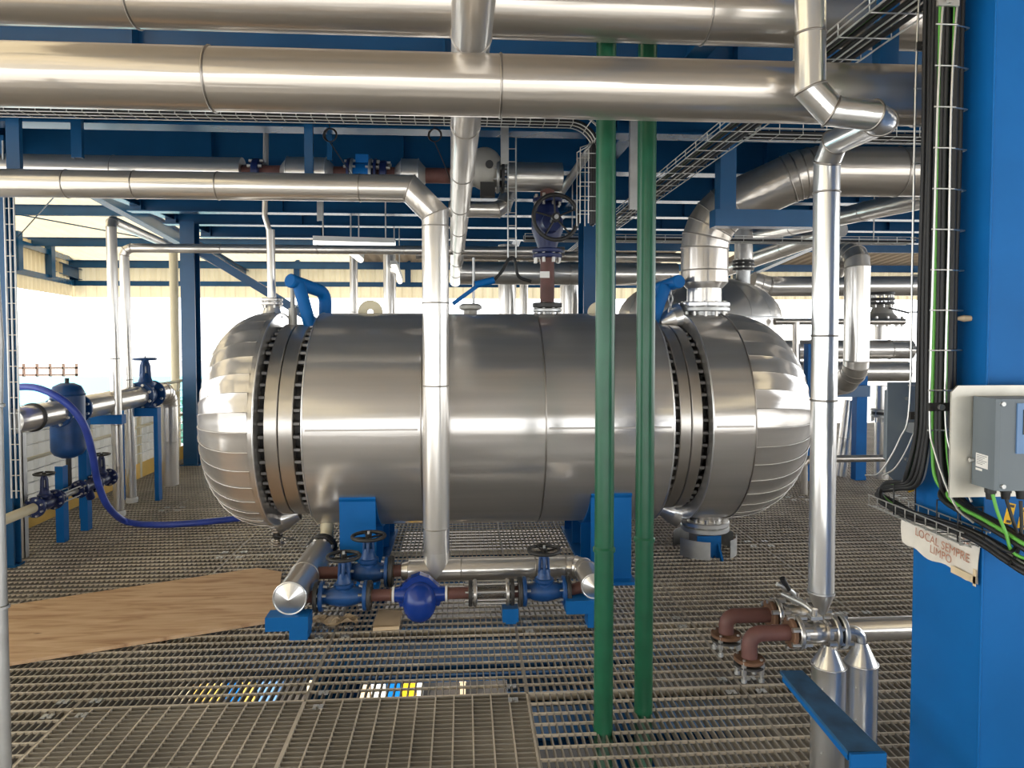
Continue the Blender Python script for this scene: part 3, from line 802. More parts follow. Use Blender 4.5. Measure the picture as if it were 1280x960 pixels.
# steam trap
tx = fx(525)
t = thing('steam_trap', 'round glossy blue steam trap hanging in the floor pipe line', 'steam trap', (tx, FY, 0.05))
MB().lathe([(-0.145, 0), (-0.145, 0.040), (-0.06, 0.052), (0.06, 0.052), (0.145, 0.040), (0.145, 0)], (tx, FY, FZ), X3, 24).build('neck', 'blue_trap', t)
MB().prism([(tx - 0.135, FY + 0.03, FZ + 0.02), (tx - 0.11, FY + 0.03, FZ - 0.06), (tx + 0.11, FY + 0.03, FZ - 0.06), (tx + 0.135, FY + 0.03, FZ + 0.02), (tx + 0.05, FY + 0.03, FZ + 0.10), (tx, FY + 0.03, FZ + 0.118), (tx - 0.05, FY + 0.03, FZ + 0.10)], (0, -0.055, 0)).build('cover', 'blue_trap', t)
MB().sphere((tx, FY - 0.045, FZ - 0.030), 0.094, 28, 18, (1, 0.95, 1.18)).build('bowl', 'blue_trap', t)
for k in (-1, 1):
    MB().lathe([(0, 0.03), (0, 0.044), (0.012, 0.044), (0.012, 0.03)], (tx + k * 0.148 - 0.006, FY, FZ), X3, 24).build('gasket', 'white', t)
redpipe(V((tx + 0.16, FY, FZ)), V((fx(586), FY, FZ)), 0.033, 'red-brown pipe between the round blue trap and the sight glass')
# sight glass
a, b = fx(588), fx(640)
t = thing('sight_glass', 'pipe sight glass caged by steel tie rods, right of the blue trap', 'sight glass', ((a + b) / 2, FY, FZ))
for x in (a, a + 0.026, b - 0.026, b): flange(t, (x, FY, FZ), X3, 0.074, 0.022, 'flange_steel' if x in (a + 0.026, b - 0.026) else 'dark_steel', 0)
MB().lathe([(a + 0.03, 0.034), (b - 0.03, 0.034)], (0, FY, FZ), X3, 20).build('glass_tube', 'glass', t)
MB().lathe([(a + 0.03, 0.028), (b - 0.03, 0.028)], (0, FY, FZ), X3, 16).build('inner_tube', 'rust', t)
for k in range(8):
    an = 2 * PI * (k + 0.5) / 8
    MB().cyl((a - 0.03, FY + math.cos(an) * 0.06, FZ + math.sin(an) * 0.06), (b + 0.03, FY + math.cos(an) * 0.06, FZ + math.sin(an) * 0.06), 0.006, 6).build('tie_rod', 'bolt_steel', t)
redpipe(V((b, FY, FZ)), V((fx(652), FY, FZ)), 0.033, 'very short red-brown pipe between the sight glass and the right blue valve')
valve('globe_valve', 'blue globe valve right of the sight glass, next to the green pipes', (fx(680), FY, FZ), X3, Z3, fx(707) - fx(653), 0.083, 'blue_valve', group='blue globe valves on the floor pipework', H=0.235, wr=0.088)
for x in (fx(653) - 0.013, fx(707) + 0.013):
    t = thing('pipe_flange', 'dark bolted flange on the %s side of the blue valve near the green pipes' % ('left' if x < fx(680) else 'right'), 'flange', (x, FY, FZ))
    flange(t, (x, FY, FZ), X3, 0.083, 0.024, 'dark_steel', 0)
redpipe(V((fx(707) + 0.025, FY, FZ)), V((RX - 0.05, FY, FZ + 0.02)), 0.033, 'short red-brown pipe from the right blue valve into the bent silver pipe')
# bypass behind
def gx(x): return P(x, 715, 4.2).x
redpipe(V((HX + HR - 0.03, 4.2, LZ - 0.005)), V((gx(434), 4.2, LZ - 0.005)), 0.036, 'red-brown pipe behind the front valve, leaving the capped header')
valve('globe_valve', 'blue globe valve in the back row, before the left blue saddle', (gx(461), 4.2, LZ - 0.005), X3, Z3, gx(486) - gx(436), 0.092, 'blue_valve', group='blue globe valves on the floor pipework', H=0.215, wr=0.095)
t = thing('pipe_flange', 'dark bolted flange behind the round blue trap, on the back row valve', 'flange', (gx(486) + 0.013, 4.2, LZ))
flange(t, (gx(486) + 0.014, 4.2, LZ - 0.005), X3, 0.092, 0.026, 'dark_steel', 0)
redpipe(V((gx(486) + 0.028, 4.2, LZ - 0.003)), V((XE - 0.02, 4.2, LZ)), 0.036, 'red-brown pipe that enters the end of the long low silver pipe')
t = thing('pipe_reducer', 'small dark reducer at the left end of the long low silver pipe', 'reducer', (XE, 4.2, LZ))
MB().lathe([(-0.045, 0.037), (-0.04, 0.05), (-0.003, 0.062), (-0.003, 0.03)], (XE, 4.2, LZ), X3, 24).build('cone', 'flange_steel', t)
# blue supports
def support(lab, xa, xb, xl0, xl1, Y, zt, dy=0.11):
    t = thing('pipe_support', lab, 'support', ((xa + xb) / 2, Y, 0))
    MB().bx(xa, xb, Y, Y + dy, zt - 0.075, zt).build('cross_arm', 'blue', t)
    MB().bx(xl0, xl1, Y + 0.003, Y + dy - 0.003, 0.0, zt - 0.075).build('leg', 'blue', t)
    return t
support('blue bracket under the pointed pipe cap near the plywood', P(331, 770, 3.78).x, P(385, 770, 3.78).x, P(361, 770, 3.78).x, P(384, 770, 3.78).x, 3.78, HZ - HR - 0.002)
support('blue bracket under the bent silver pipe, half hidden by a green pipe', P(708, 770, 3.83).x, P(762, 770, 3.83).x, P(735, 770, 3.83).x, P(752, 770, 3.83).x, 3.83, LZ - 0.07)
support('small blue bracket below the flange right of the sight glass', P(628, 765, 3.93).x, P(648, 765, 3.93).x, P(632, 765, 3.93).x, P(645, 765, 3.93).x, 3.91, FZ - 0.085, 0.08)

# ---- plywood, cardboard, plastic on the gratings
pl = [G(-60, 772), G(322, 714), G(352, 719), G(346, 779), G(-60, 846)]
pw = MB().prism([V((p.x, p.y, 0.006)) for p in pl][::-1], (0, 0, 0.018))
pw.build('plywood_sheet', 'plywood', None, 'worn plywood sheet lying flat on the grating at the left', 'plywood')
cb = [G(466, 790), G(499, 788), G(503, 769), G(474, 770)]
MB().prism([V((p.x, p.y, 0.004)) for p in cb], (0, 0, 0.02)).add([V((p.x, p.y, 0.028 + (0.012 if i in (0, 3) else 0))) for i, p in enumerate(cb)], [(0, 1, 2, 3)]).build('cardboard_piece', 'card', None, 'small folded cardboard piece on the grating before the blue trap', 'cardboard')
random.seed(3)
c0 = G(418, 778); n = 12; vs = []; fs = []
for i in range(n):
    for j in range(8):
        u, v = i / (n - 1) - 0.5, j / 7 - 0.5
        vs.append(c0 + V((u * 0.26 + random.uniform(-.008, .008), v * 0.14 * (1 - abs(u)) + random.uniform(-.008, .008), 0.006 + max(0, 0.030 * math.sin(i * 0.9) * math.cos(j * 0.8) + random.uniform(0, .008)))))
for i in range(n - 1):
    for j in range(7): fs.append((i * 8 + j, (i + 1) * 8 + j, (i + 1) * 8 + j + 1, i * 8 + j + 1))
MB().add(vs, fs).build('crumpled_wrapper', 'card', None, 'crumpled brown wrapper on the grating under the first blue valve', 'wrapper')

# ================================================================== RIGHT FRONT: BALL VALVES, CYLINDERS
def ball_valve(name, lab, c, L, R, lever, Y):
    t = thing(name, lab, 'valve', c, 'steel ball valves at the lower right')
    MB().lathe([(-L / 2, 0.02), (-L / 2, 0.03), (-L * 0.36, 0.034), (-L * 0.34, 0.046), (-L * 0.25, 0.046), (-L * 0.22, 0.036), (-L * 0.05, 0.04), (L * 0.05, 0.04), (L * 0.22, 0.036), (L * 0.25, 0.046), (L * 0.34, 0.046), (L * 0.36, 0.034), (L / 2, 0.03), (L / 2, 0.02)], c, X3, 24).build('body', 'flange_steel', t)
    for k in (-1, 1): flange(t, V(c) + V((k * (L / 2 - 0.006), 0, 0)), X3, R, 0.018, 'flange_steel', 6, 0.0095, 0.075)
    MB().cyl(V(c) + V((0, 0, 0.03)), V(c) + V((0, 0, 0.085)), 0.011, 10).build('stem', 'flange_steel', t)
    MB().bx(c[0] - 0.022, c[0] + 0.022, c[1] - 0.018, c[1] + 0.018, c[2] + 0.05, c[2] + 0.062).build('stem_plate', 'galv', t)
    MB().tube(spline([V(c) + V(q) for q in lever], 5), 0.0065, 6, sx=1.6).build('lever', 'galv', t)
    return t
YF, YR = 2.50, 2.72
zf = P(1000, 790, YF).z; zr = P(980, 768, YR).z
def fX(x): return P(x, 790, YF).x
def rX(x): return P(x, 768, YR).x
def red_elbow(lab, xe, zfl, xr, Y, z, r, R):
    t = thing('primer_elbow', lab, 'pipe', (xe, Y, zfl), 'red-brown elbows with open flanges')
    MB().tube(bend([(xe, Y, zfl), (xe, Y, z), (xr, Y, z)], 0.075, 8)[0], r, 20).build('elbow', 'primer', t)
    f = flange(t, (xe, Y, zfl), Z3, R, 0.014, 'rust', 0, rin=r * 0.7)
    f2 = flange(t, (xe, Y, zfl - 0.02), Z3, R, 0.008, 'dark_steel', 4, 0.010, 0.05, rin=r * 0.7)
    for k in range(4):
        an = 2 * PI * (k + 0.5) / 4
        q = V((xe + math.cos(an) * R * 0.82, Y + math.sin(an) * R * 0.82, 0))
        MB().cyl((q.x, q.y, zfl + 0.012), (q.x, q.y, zfl - 0.07), 0.006, 6).build('stud', 'bolt_steel', f)
        MB().cyl((q.x, q.y, zfl - 0.058), (q.x, q.y, zfl - 0.072), 0.011, 6).build('nut', 'galv', f)
    flange(t, (xr, Y, z), X3, R, 0.018, 'rust', 0)
red_elbow('nearer red-brown elbow with an open bolted flange facing down', fX(937), zf - 0.095, fX(988), YF, zf, 0.029, 0.056)
red_elbow('further red-brown elbow behind the nearer one, flange facing down', rX(908), zr - 0.075, rX(963), YR, zr, 0.029, 0.060)
ball_valve('ball_valve', 'front steel ball valve with flanges above the twin cylinders', (fX(1018), YF, zf), fX(1043) - fX(994), 0.064, [(0, 0, 0.066), (-0.02, 0.04, 0.085), (-0.06, 0.14, 0.09)], YF)
rv = ball_valve('ball_valve', 'rear steel ball valve behind the front one, black lever', (rX(995), YR, zr), rX(1022) - rX(968), 0.066, [(0, 0, 0.066), (-0.03, -0.02, 0.10), (-0.10, -0.04, 0.14)], YR)
MB().tube([V((rX(995) - 0.045, YR - 0.024, zr + 0.110)), V((rX(995) - 0.075, YR - 0.033, zr + 0.16))], 0.012, 8).build('lever_grip', 'black', rv, 'black rubber grip')
# flange and bright elbow into the second cylinder
t = thing('elbow_fitting', 'polished little elbow with flange leading into the right cylinder', 'fitting', (fX(1048), YF, zf))
flange(t, (fX(1050), YF, zf), X3, 0.064, 0.018, 'galv', 6, 0.0095, 0.05)
flange(t, (fX(1044) + 0.006, YF, zf), X3, 0.060, 0.004, 'black', 0)
c2 = P(1077, 803, YF); c1 = P(1036, 806, YF)
MB().tube(bend([(fX(1050), YF, zf), (c2.x, YF, zf), (c2.x, YF, c2.z - 0.03)], 0.045, 6)[0], 0.017, 16).build('elbow', 'clad_bright', t)
for c, r, lab in ((c1, 0.0598, 'left of two upright polished cylinders, behind the blue bar'), (c2, 0.0565, 'right of two upright polished cylinders, under the little elbow')):
    t = thing('insulated_leg', lab, 'cylinder', (c.x, c.y, 0), 'twin upright clad cylinders')
    MB().lathe([(0, 0.02), (-0.075, r + 0.001)], (c.x, c.y, c.z), Z3, 32).build('cone_top', 'clad_bright', t)
    MB().lathe([(c.z - 0.075, r), (0.001, r), (0.001, 0)], (c.x, c.y, 0), Z3, 32).build('cladding', 'clad_bright_z', t)
    MB().torus((c.x, c.y, c.z - 0.076), Z3, r + 0.001, 0.0035, 32, 6).build('seam_band', 'clad_bright', t)
    MB().bx(c.x + r * 0.72, c.x + r * 0.76, c.y - r * 0.70, c.y - r * 0.66, 0.02, c.z - 0.08).build('lap_seam', 'clad_bright', t)
    for k in range(4):
        MB().cyl((c.x - r * 0.72, c.y - r * 0.69, 0.1 + k * 0.12), (c.x - r * 0.78, c.y - r * 0.75, 0.1 + k * 0.12), 0.003, 6).build('rivet', 'galv', t)
# blue channel bar with a front leg
t = thing('support_bar', 'blue steel bar with a front leg slanting past the twin cylinders', 'support', (1.18, 2.06, 0))
q = [G(975, 838, 0.42), G(1003, 838, 0.42), G(1105, 939, 0.42), G(1060, 939, 0.42)]
MB().prism(q, (0, 0, -0.012)).build('top_flange', 'blue_worn', t)
MB().prism([q[3] + V((0.004, 0.01, -0.012)), q[0] + V((0.004, -0.01, -0.012)), q[0] + V((0.014, -0.01, -0.012)), q[3] + V((0.014, 0.01, -0.012))], (0, 0, -0.022)).build('web', 'blue', t)
MB().bx(q[3].x - 0.001, q[2].x + 0.001, q[2].y - 0.012, q[2].y - 0.001, 0.0, 0.421).build('leg', 'blue', t)
# clad pipe going right
a = P(1050, 787, 2.86)
pipe('low_side_pipe', 'dull silver pipe running right from the ball valves behind the blue column', 'pipe', [V((a.x - 0.06, 2.86, a.z)), V((7.0, 2.86, a.z))], 0.047, 'clad', bead_r=0.003)

# ================================================================== BLUE COLUMN WITH CABLES
CX, CY0, CY1 = 1.506, 1.93, 2.245
SH = CX - 1.457
t = thing('steel_column', 'massive bright blue steel column at the right edge carrying cables', 'column', (CX + 0.17, 2.08, 0))
MB().bx(CX, CX + 0.34, CY0, CY1, 0.0, 4.4).build('shaft', 'blue', t)
MB().bx(CX - 0.03, CX + 0.37, CY0 - 0.03, CY1 + 0.03, 0.0, 0.02).build('base_plate', 'blue', t)
MB().tube([(CX, CY0, 0.02), (CX, CY0, 4.4)], 0.004, 6).build('weld_seam', 'blue', t)
c = P(1221, 398, 2.0)
MB().lathe([(0, 0.008), (0.02, 0.010), (0.045, 0.003), (0.05, 0)], (CX, c.y, c.z), V((-1, 0.3, 0)), 8).build('foam_blob', 'card', t, 'hardened drip of tan sealing foam')

tr = thing('cable_tray', 'upright wire mesh cable tray fixed to the left face of the blue column', 'cable tray', (1.38, 2.08, 1.3))
def lwire(pts, r=0.0032, root=tr, m='wire'):
    MB().tube(spline(pts, 6), r, 6).build('long_wire', m, root)
nearA = [(1.38, 1.95, 2.95), (1.345, 1.98, 2.70), (1.327, 1.98, 2.4), (1.322, 1.98, 1.9), (1.32, 1.98, 1.42), (1.318, 1.95, 1.30), (1.315, 1.86, 1.17), (1.31, 1.78, 1.14)]
nearB = [(1.42, 1.95, 2.95), (1.392, 1.98, 2.72), (1.368, 1.98, 2.4), (1.368, 1.98, 1.9), (1.368, 1.98, 1.42), (1.375, 1.95, 1.28), (1.38, 1.88, 1.17)]
farA = [(1.40, 2.17, 3.1), (1.392, 2.17, 2.80), (1.383, 2.17, 2.5), (1.383, 2.17, 1.9), (1.383, 2.17, 1.42), (1.372, 2.20, 1.30), (1.345, 2.26, 1.18), (1.335, 2.33, 1.155)]
farB = [(1.43, 2.17, 3.1), (1.426, 2.17, 2.80), (1.418, 2.17, 2.5), (1.418, 2.17, 1.9), (1.418, 2.17, 1.42), (1.412, 2.20, 1.30), (1.395, 2.25, 1.20), (1.38, 2.30, 1.16)]
for w in (nearA, nearB, farA, farB): lwire(w)
z = 1.36
while z < 2.75:
    for ya, xa, xb in ((1.98, 1.315, 1.380), (2.17, 1.378, 1.424)):
        MB().tube([(xa, ya, z), (xb, ya, z)], 0.0026, 6).build('cross_wire', 'wire', tr)
    MB().tube([(1.368, 1.98, z), (1.43, 2.0, z), (1.432, 2.15, z), (1.42, 2.17, z)], 0.0026, 6).build('cross_wire', 'wire', tr)
    z += 0.118
for zz in (2.60, 1.43):
    MB().bx(1.312, 1.376, 1.968, 1.976, zz - 0.012, zz + 0.012).build('splice_plate', 'dark_steel' if zz < 2 else 'galv', tr)
    MB().cyl((1.344, 1.968, zz), (1.344, 1.958, zz), 0.009, 8).build('splice_bolt', 'galv', tr)
    MB().bx(1.378, 1.426, 2.156, 2.164, zz - 0.06, zz - 0.036).build('splice_plate', 'dark_steel', tr)
    MB().cyl((1.40, 2.156, zz - 0.048), (1.40, 2.146, zz - 0.048), 0.009, 8).build('splice_bolt', 'galv', tr)
# lower horizontal tray
tr2 = thing('cable_tray', 'level wire tray carrying the cable bundle around the blue column', 'cable tray', (1.37, 1.9, 1.03))
for x, z in ((1.352, 1.085), (1.352, 1.05), (1.375, 1.044), (1.40, 1.044), (1.424, 1.05), (1.43, 1.085)):
    MB().tube([(x, 2.34, z), (x, 1.87, z)], 0.0022, 6).build('long_wire', 'wire', tr2)
for k in range(10):
    y = 2.335 - 0.05 * k
    MB().tube([(1.352, y, 1.085), (1.352, y, 1.047), (1.43, y, 1.043), (1.43, y, 1.085)], 0.002, 5).build('cross_wire', 'wire', tr2)
# cables
random.seed(11)
def cable(pts, r, m, lab, grp): 
    pts = [p + V((SH, 0, 0)) for p in pts]
    t = MB().tube(spline(pts, 7), r, 8).build('cable', m, None, lab, 'cable', grp)
kinds = [('black', 'black cable in the bundle running down the blue column and round its corner', 'black cables on the column'),
         ('cable_green', 'green-yellow earth cable among the black ones on the blue column', 'green earth cables on the column'),
         ('cable_grey', 'pale grey cable among the black ones on the blue column', 'grey cables on the column')]
seq = [0, 0, 1, 0, 0, 0, 2, 0, 0, 1, 0, 0, 0, 0, 0, 1, 0, 0]
for i, k in enumerate(seq):
    y = 2.155 - 0.0095 * i
    xx = 1.412 - (0.014 if i % 2 else 0.0) - random.uniform(0, 0.008)
    m, lab, grp = kinds[k]
    r = 0.0074 if k == 0 else 0.0055
    top = [(xx + 0.012, y, 3.1), (xx, y, 2.7), (xx + random.uniform(-.004, .004), y + random.uniform(-.004, .004), 2.2), (xx + random.uniform(-.004, .004), y, 1.75), (xx, y, 1.42)]
    lx, lz = 1.366 + 0.0125 * (i % 5), 1.058 + 0.0125 * (i // 5) + (0.045 if i >= 8 else 0)
    if i < 8:                    # loop to the far side and back
        o = 0.012 * i
        pts = top + [(xx, y + 0.01, 1.30), (xx - 0.006, y + 0.04, 1.19 - o * 0.25), (1.40, 2.22 + o * 0.3, 1.155 - o * 0.35), (1.395, 2.30 + o * 0.3, 1.135 - o * 0.4), (1.39, 2.325 + o * 0.3, 1.105 - o * 0.3), (lx, 2.28, 1.075 - o * 0.1), (lx, 2.15, lz), (lx, 1.98, lz + 0.012), (lx, 1.88, lz + 0.015), (lx + 0.005, 1.81, lz + 0.005), (lx + 0.012, 1.75, lz - 0.012), (lx + 0.03, 1.68, lz - 0.03), (1.52 + (lx - 1.36), 1.72 + (lx - 1.36), lz - 0.05), (1.70, 1.84 + (lx - 1.36), lz - 0.04), (2.0, 2.05 + (lx - 1.36), lz)]
    else:
        pts = top + [(xx, y - 0.005, 1.30), (xx - 0.004, y - 0.03, 1.20), (lx, 2.0 - 0.006 * (i - 8), lz + 0.03), (lx, 1.90, lz + 0.008), (lx + 0.003, 1.83, lz - 0.002), (lx + 0.012, 1.75, lz - 0.02), (lx + 0.03, 1.68, lz - 0.04), (1.52 + (lx - 1.36), 1.72 + (lx - 1.36), lz - 0.06), (1.70, 1.84 + (lx - 1.36), lz - 0.05), (2.0, 2.05 + (lx - 1.36), lz)]
    cable([V(p) for p in pts], r, m, lab, grp)
ties = thing('cable_ties', 'black cable ties strapped around the cable bundle at the column foot', 'cable ties', (1.37, 1.8, 1.05))
for y in (2.20, 1.99, 1.90):
    MB().tube([(1.356, y, 1.052), (1.356, y, 1.15), (1.43, y, 1.15), (1.43, y, 1.052)], 0.0025, 5, closed=True).build('tie', 'black', ties)

for o_ in (tr, tr2, ties): o_.location.x += SH
# paper notice
def text_mesh(body, size):
    cu = bpy.data.curves.new('lettering', 'FONT'); cu.body = body; cu.size = size; cu.align_x = 'CENTER'; cu.extrude = 0.0003
    o = bpy.data.objects.new('tmp', cu); COL.objects.link(o)
    dg = bpy.context.evaluated_depsgraph_get(); me = bpy.data.meshes.new_from_object(o.evaluated_get(dg))
    bpy.data.objects.remove(o); return me
def lettering(root, body, size, m, loc, xdir, up, name='lettering', label=None):
    me = text_mesh(body, size); me.materials.clear(); me.materials.append(M[m])
    xd, ud = V(xdir).normalized(), V(up).normalized(); nd = xd.cross(ud)
    o = bpy.data.objects.new(name, me); COL.objects.link(o); o.parent = root
    o.location = V(loc) - ORI[root.name]
    o.rotation_euler = Matrix((xd, ud, nd)).transposed().to_euler()
    if label: o['label'] = label
    return o
nt_ = thing('paper_notice', 'torn taped paper notice with faded red lettering on the blue column', 'notice', (CX - 0.01, 2.07, 0.95))
rows, cols = 6, 18; vs = []; fs = []
random.seed(5)
for i in range(cols + 1):
    u = i / cols; y = 2.262 - u * 0.330
    zt = 1.040 - 0.004 * math.sin(u * 9); zb = 0.930 - 0.022 * u + 0.006 * math.sin(u * 14) + (0.012 if i in (0,) else 0)
    for j in range(rows + 1):
        v = j / rows
        vs.append(V((CX - 0.010 - 0.005 * math.sin(u * 7 + v * 3) - (0.02 * (0.12 - u) / 0.12 if u < 0.12 else 0), y, zb + (zt - zb) * v)))
for i in range(cols):
    for j in range(rows): fs.append((i * (rows + 1) + j, i * (rows + 1) + j + 1, (i + 1) * (rows + 1) + j + 1, (i + 1) * (rows + 1) + j))
pp = MB().add(vs, fs, True).add([v + V((0.0015, 0, 0)) for v in vs], [f[::-1] for f in fs], True)
pp.build('paper', 'paper', nt_)
MB().box((CX - 0.0185, 1.985, 0.925), (0.001, 0.105, 0.022)).build('tape_strip', 'paper_tape', nt_)
MB().box((CX - 0.0185, 1.938, 0.932), (0.001, 0.012, 0.05)).build('tape_strip', 'paper_tape', nt_)
lettering(nt_, 'TE', 0.026, 'ink', (CX - 0.0195, 1.975, 1.016), (0, -1, -0.06), (0, -0.06, 1))
lettering(nt_, 'LOCAL SEMPRE', 0.037, 'ink', (CX - 0.0195, 2.085, 0.974), (0, -1, -0.05), (0, -0.05, 1))
lettering(nt_, 'LIMPO', 0.036, 'ink', (CX - 0.0195, 2.085, 0.943), (0, -1, -0.06), (0, -0.06, 1))

# transmitter on its plate
PLY = 1.86
a, b = P(1190, 482, PLY), P(1190, 620, PLY)
t = thing('field_transmitter', 'grey instrument housing on a chamfered metal plate at the right edge', 'transmitter', (1.45, PLY, b.z))
x0, x1, z0, z1 = a.x, 1.72, b.z - 0.004, a.z; ch = 0.018
MB().prism([(x0, PLY, z0), (x1, PLY, z0), (x1, PLY, z1), (x0 + ch, PLY, z1), (x0, PLY, z1 - ch)], (0, 0.006, 0)).build('mounting_plate', 'plate', t)
for zz in (z0 + 0.05, z1 - 0.05):
    MB().bx(CX + 0.02, CX + 0.05, PLY + 0.006, CY0, zz - 0.01, zz + 0.01).build('stand_off', 'galv', t)
BY = 1.765
bx0 = P(1215, 520, PLY).x; bz1, bz0 = P(1249, 499, BY).z, P(1249, 614, BY).z
hb = MB()
outline = [(bx0 + 0.004, PLY, 0), (bx0, PLY - 0.004, 0), (bx0, BY + 0.008, 0), (bx0 + 0.008, BY, 0), (1.632, BY, 0), (1.64, BY + 0.008, 0), (1.64, PLY, 0)]
hb.prism([(x, y, bz0) for x, y, _ in outline], (0, 0, bz1 - bz0))
hs = hb.build('housing', 'grey_box', t)
px0 = P(1270, 540, BY).x
MB().bx(px0, px0 + 0.16, BY - 0.004, BY, P(1270, 567, BY).z, P(1270, 504, BY).z).build('keypad_panel', 'panel_blue', hs)
MB().bx(P(1277, 540, BY).x, P(1277, 540, BY).x + 0.11, BY - 0.006, BY - 0.004, P(1277, 543, BY).z, P(1277, 512, BY).z).build('display', 'screen', hs)
for px_, py_ in ((1253, 505), (1253, 608)):
    c = P(px_, py_, BY); MB().cyl(c + V((0, 0.004, 0)), c - V((0, 0.006, 0)), 0.006, 10).build('screw', 'galv', hs)
c = P(1217, 575, 1.85); c.x = bx0; MB().cyl(c + V((0.006, 0, 0)), c - V((0.012, 0, 0)), 0.006, 10).build('screw', 'galv', hs)
# rating label on the slanted cheek
u = V((0, -1, 0)); nn_ = V((-1, 0, 0))
def cheek(fx_, z, out=0.0008): return V((bx0, PLY - 0.010, 0)) + u * (fx_ * 1.25) + V((0, 0, z)) + nn_ * out
lz1, lz0 = P(1228, 567, 1.82).z, P(1228, 584, 1.82).z
MB().prism([cheek(0.008, lz0), cheek(0.044, lz0 - 0.002), cheek(0.044, lz1 - 0.002), cheek(0.008, lz1)], nn_ * 0.0006).build('rating_label', 'white', hs)
MB().prism([cheek(0.008, lz0 - 0.010), cheek(0.027, lz0 - 0.0105), cheek(0.027, lz0 - 0.0045), cheek(0.008, lz0 - 0.004)], nn_ * 0.0006).build('small_label', 'white', hs)
for k in range(6):
    zz = lz1 - 0.005 - k * 0.0046
    MB().prism([cheek(0.011, zz - 0.0008, 0.0016), cheek(0.041 - 0.006 * (k % 3), zz - 0.002, 0.0016), cheek(0.041 - 0.006 * (k % 3), zz - 0.0008, 0.0016), cheek(0.011, zz + 0.0004, 0.0016)], nn_ * 0.0002).build('label_line', 'ink_dark', hs)
for i, px_ in enumerate((1238, 1257, 1276)):
    c = P(px_, 612, 1.80); c.z = bz0
    g = MB().lathe([(0, 0.014), (-0.012, 0.014), (-0.012, 0.012), (-0.03, 0.010), (-0.03, 0)], c, Z3, 8).build('cable_gland', 'black', hs)
for i, (px_, pz) in enumerate(((1262, 642), (1279, 648))):
    c = P(px_, pz, BY)
    R_ = Matrix.Rotation(0.22, 3, 'Y')
    tg = MB().box(c, (0.020, 0.004, 0.056), R_).build('cable_tag', 'tag_yellow', None, ['yellow cable tag hanging under the grey housing, fully in view', 'yellow cable tag cut by the right photo edge'][i], 'cable tag', 'yellow cable tags', at=c)
    for s in (-1, 1):
        MB().box(c + R_ @ V((0, -0.0025, s * 0.021)), (0.012, 0.001, 0.007), R_).build('tag_mark', 'ink_dark', tg)
for pts, m, lab in (([P(1241, 618, 1.75), P(1247, 640, 1.74), P(1258, 668, 1.73), P(1266, 690, 1.72), P(1290, 702, 1.70)], 'cable_green', 'green-yellow lead looping from the grey housing to the cable bundle'),
                    ([P(1258, 624, 1.75), P(1266, 650, 1.735), P(1272, 672, 1.735), P(1262, 690, 1.71), P(1230, 672, 1.72)], 'black', 'thin black lead from the middle gland of the grey housing'),
                    ([P(1276, 626, 1.75), P(1277, 660, 1.74), P(1272, 690, 1.73), P(1262, 705, 1.72)], 'black', 'thin black lead from the gland nearest the photo edge')):
    MB().tube(spline(pts, 6), 0.0045, 7).build('lead_cable', m, None, lab, 'cable')
# enclosure on the back face of the column
EY = 2.36
t = thing('junction_box', 'grey sheet-metal enclosure on a plate behind the blue column', 'junction box', (1.55, EY, 1.16))
e = [P(1110, 478, EY), P(1110, 590, EY), P(1121, 604, EY)]
x1 = CX + 0.20
MB().prism([(e[0].x, EY, e[1].z), (e[2].x, EY, e[2].z), (x1, EY, e[2].z), (x1, EY, e[0].z), (e[0].x, EY, e[0].z)], (0, 0.006, 0)).build('back_plate', 'grey_panel', t)
MB().bx(P(1105, 520, EY + 0.1).x, x1 - 0.03, EY + 0.006, EY + 0.10, e[1].z + 0.03, e[0].z - 0.035).build('box_body', 'grey_box', t)
MB().bx(CX + 0.04, CX + 0.1, CY1, EY, 1.3, 1.34).build('bracket', 'galv', t)
for px_, py_ in ((1133, 498), (1132, 574)):
    c = P(px_, py_, EY); MB().cyl(c, c - V((0, 0.012, 0)), 0.006, 8).build('screw', 'galv', t)
MB().box(P(1137, 606, 2.35), (0.02, 0.004, 0.05), Matrix.Rotation(-0.3, 3, 'Y')).build('cable_tag', 'tag_yellow', None, 'dull yellow cable tag hanging under the grey enclosure behind the tray', 'cable tag', 'yellow cable tags')

# ================================================================== LEFT SIDE: RAILING, STEAM LINE, HOSE
RXE = -3.655
t = thing('guardrail', 'cream and yellow guardrail with pale ribbed infill along the left deck edge', 'railing', (RXE, 6.5, 0))
MB().bx(RXE - 0.008, RXE, 3.6, 9.4, 0.0, 0.17).build('toe_board', 'yellow', t)
for z, r in ((0.58, 0.016), (1.02, 0.021)):
    MB().tube([(RXE, 3.6, z), (RXE, 9.4, z)], r, 10).build('rail', 'cream', t)
for z in (0.28, 0.38, 0.48, 0.70, 0.80, 0.90):
    MB().tube([(RXE, 3.6, z), (RXE, 9.4, z)], 0.006, 6).build('thin_rail', 'white', t)
for k in range(6):
    y = 4.0 + k * 1.05
    MB().bx(RXE - 0.03, RXE + 0.002, y - 0.024, y + 0.024, 0.0, 1.03).build('post', 'cream', t)
for k in range(4):
    sheet('infill_sheet', (RXE - 0.10, 3.6 + k * 1.45, -0.6), Y3, Z3, 1.45, 1.52, 0.16, 0.03, t, 'pale_infill')
# far return of the railing
t = thing('guardrail', 'far cream guardrail with a yellow toe board beside the left blue column', 'railing', (-3.5, 9.4, 0))
MB().bx(-3.655, -3.40, 9.40, 9.408, 0, 0.9).build('infill_plate', 'cream', t)
MB().tube([(-3.655, 9.4, 1.02), (-2.2, 9.4, 1.02)], 0.02, 10).build('rail', 'cream', t)
for x in (-3.6, -2.3): MB().bx(x - 0.02, x + 0.02, 9.38, 9.42, 0, 1.02).build('post', 'cream', t)

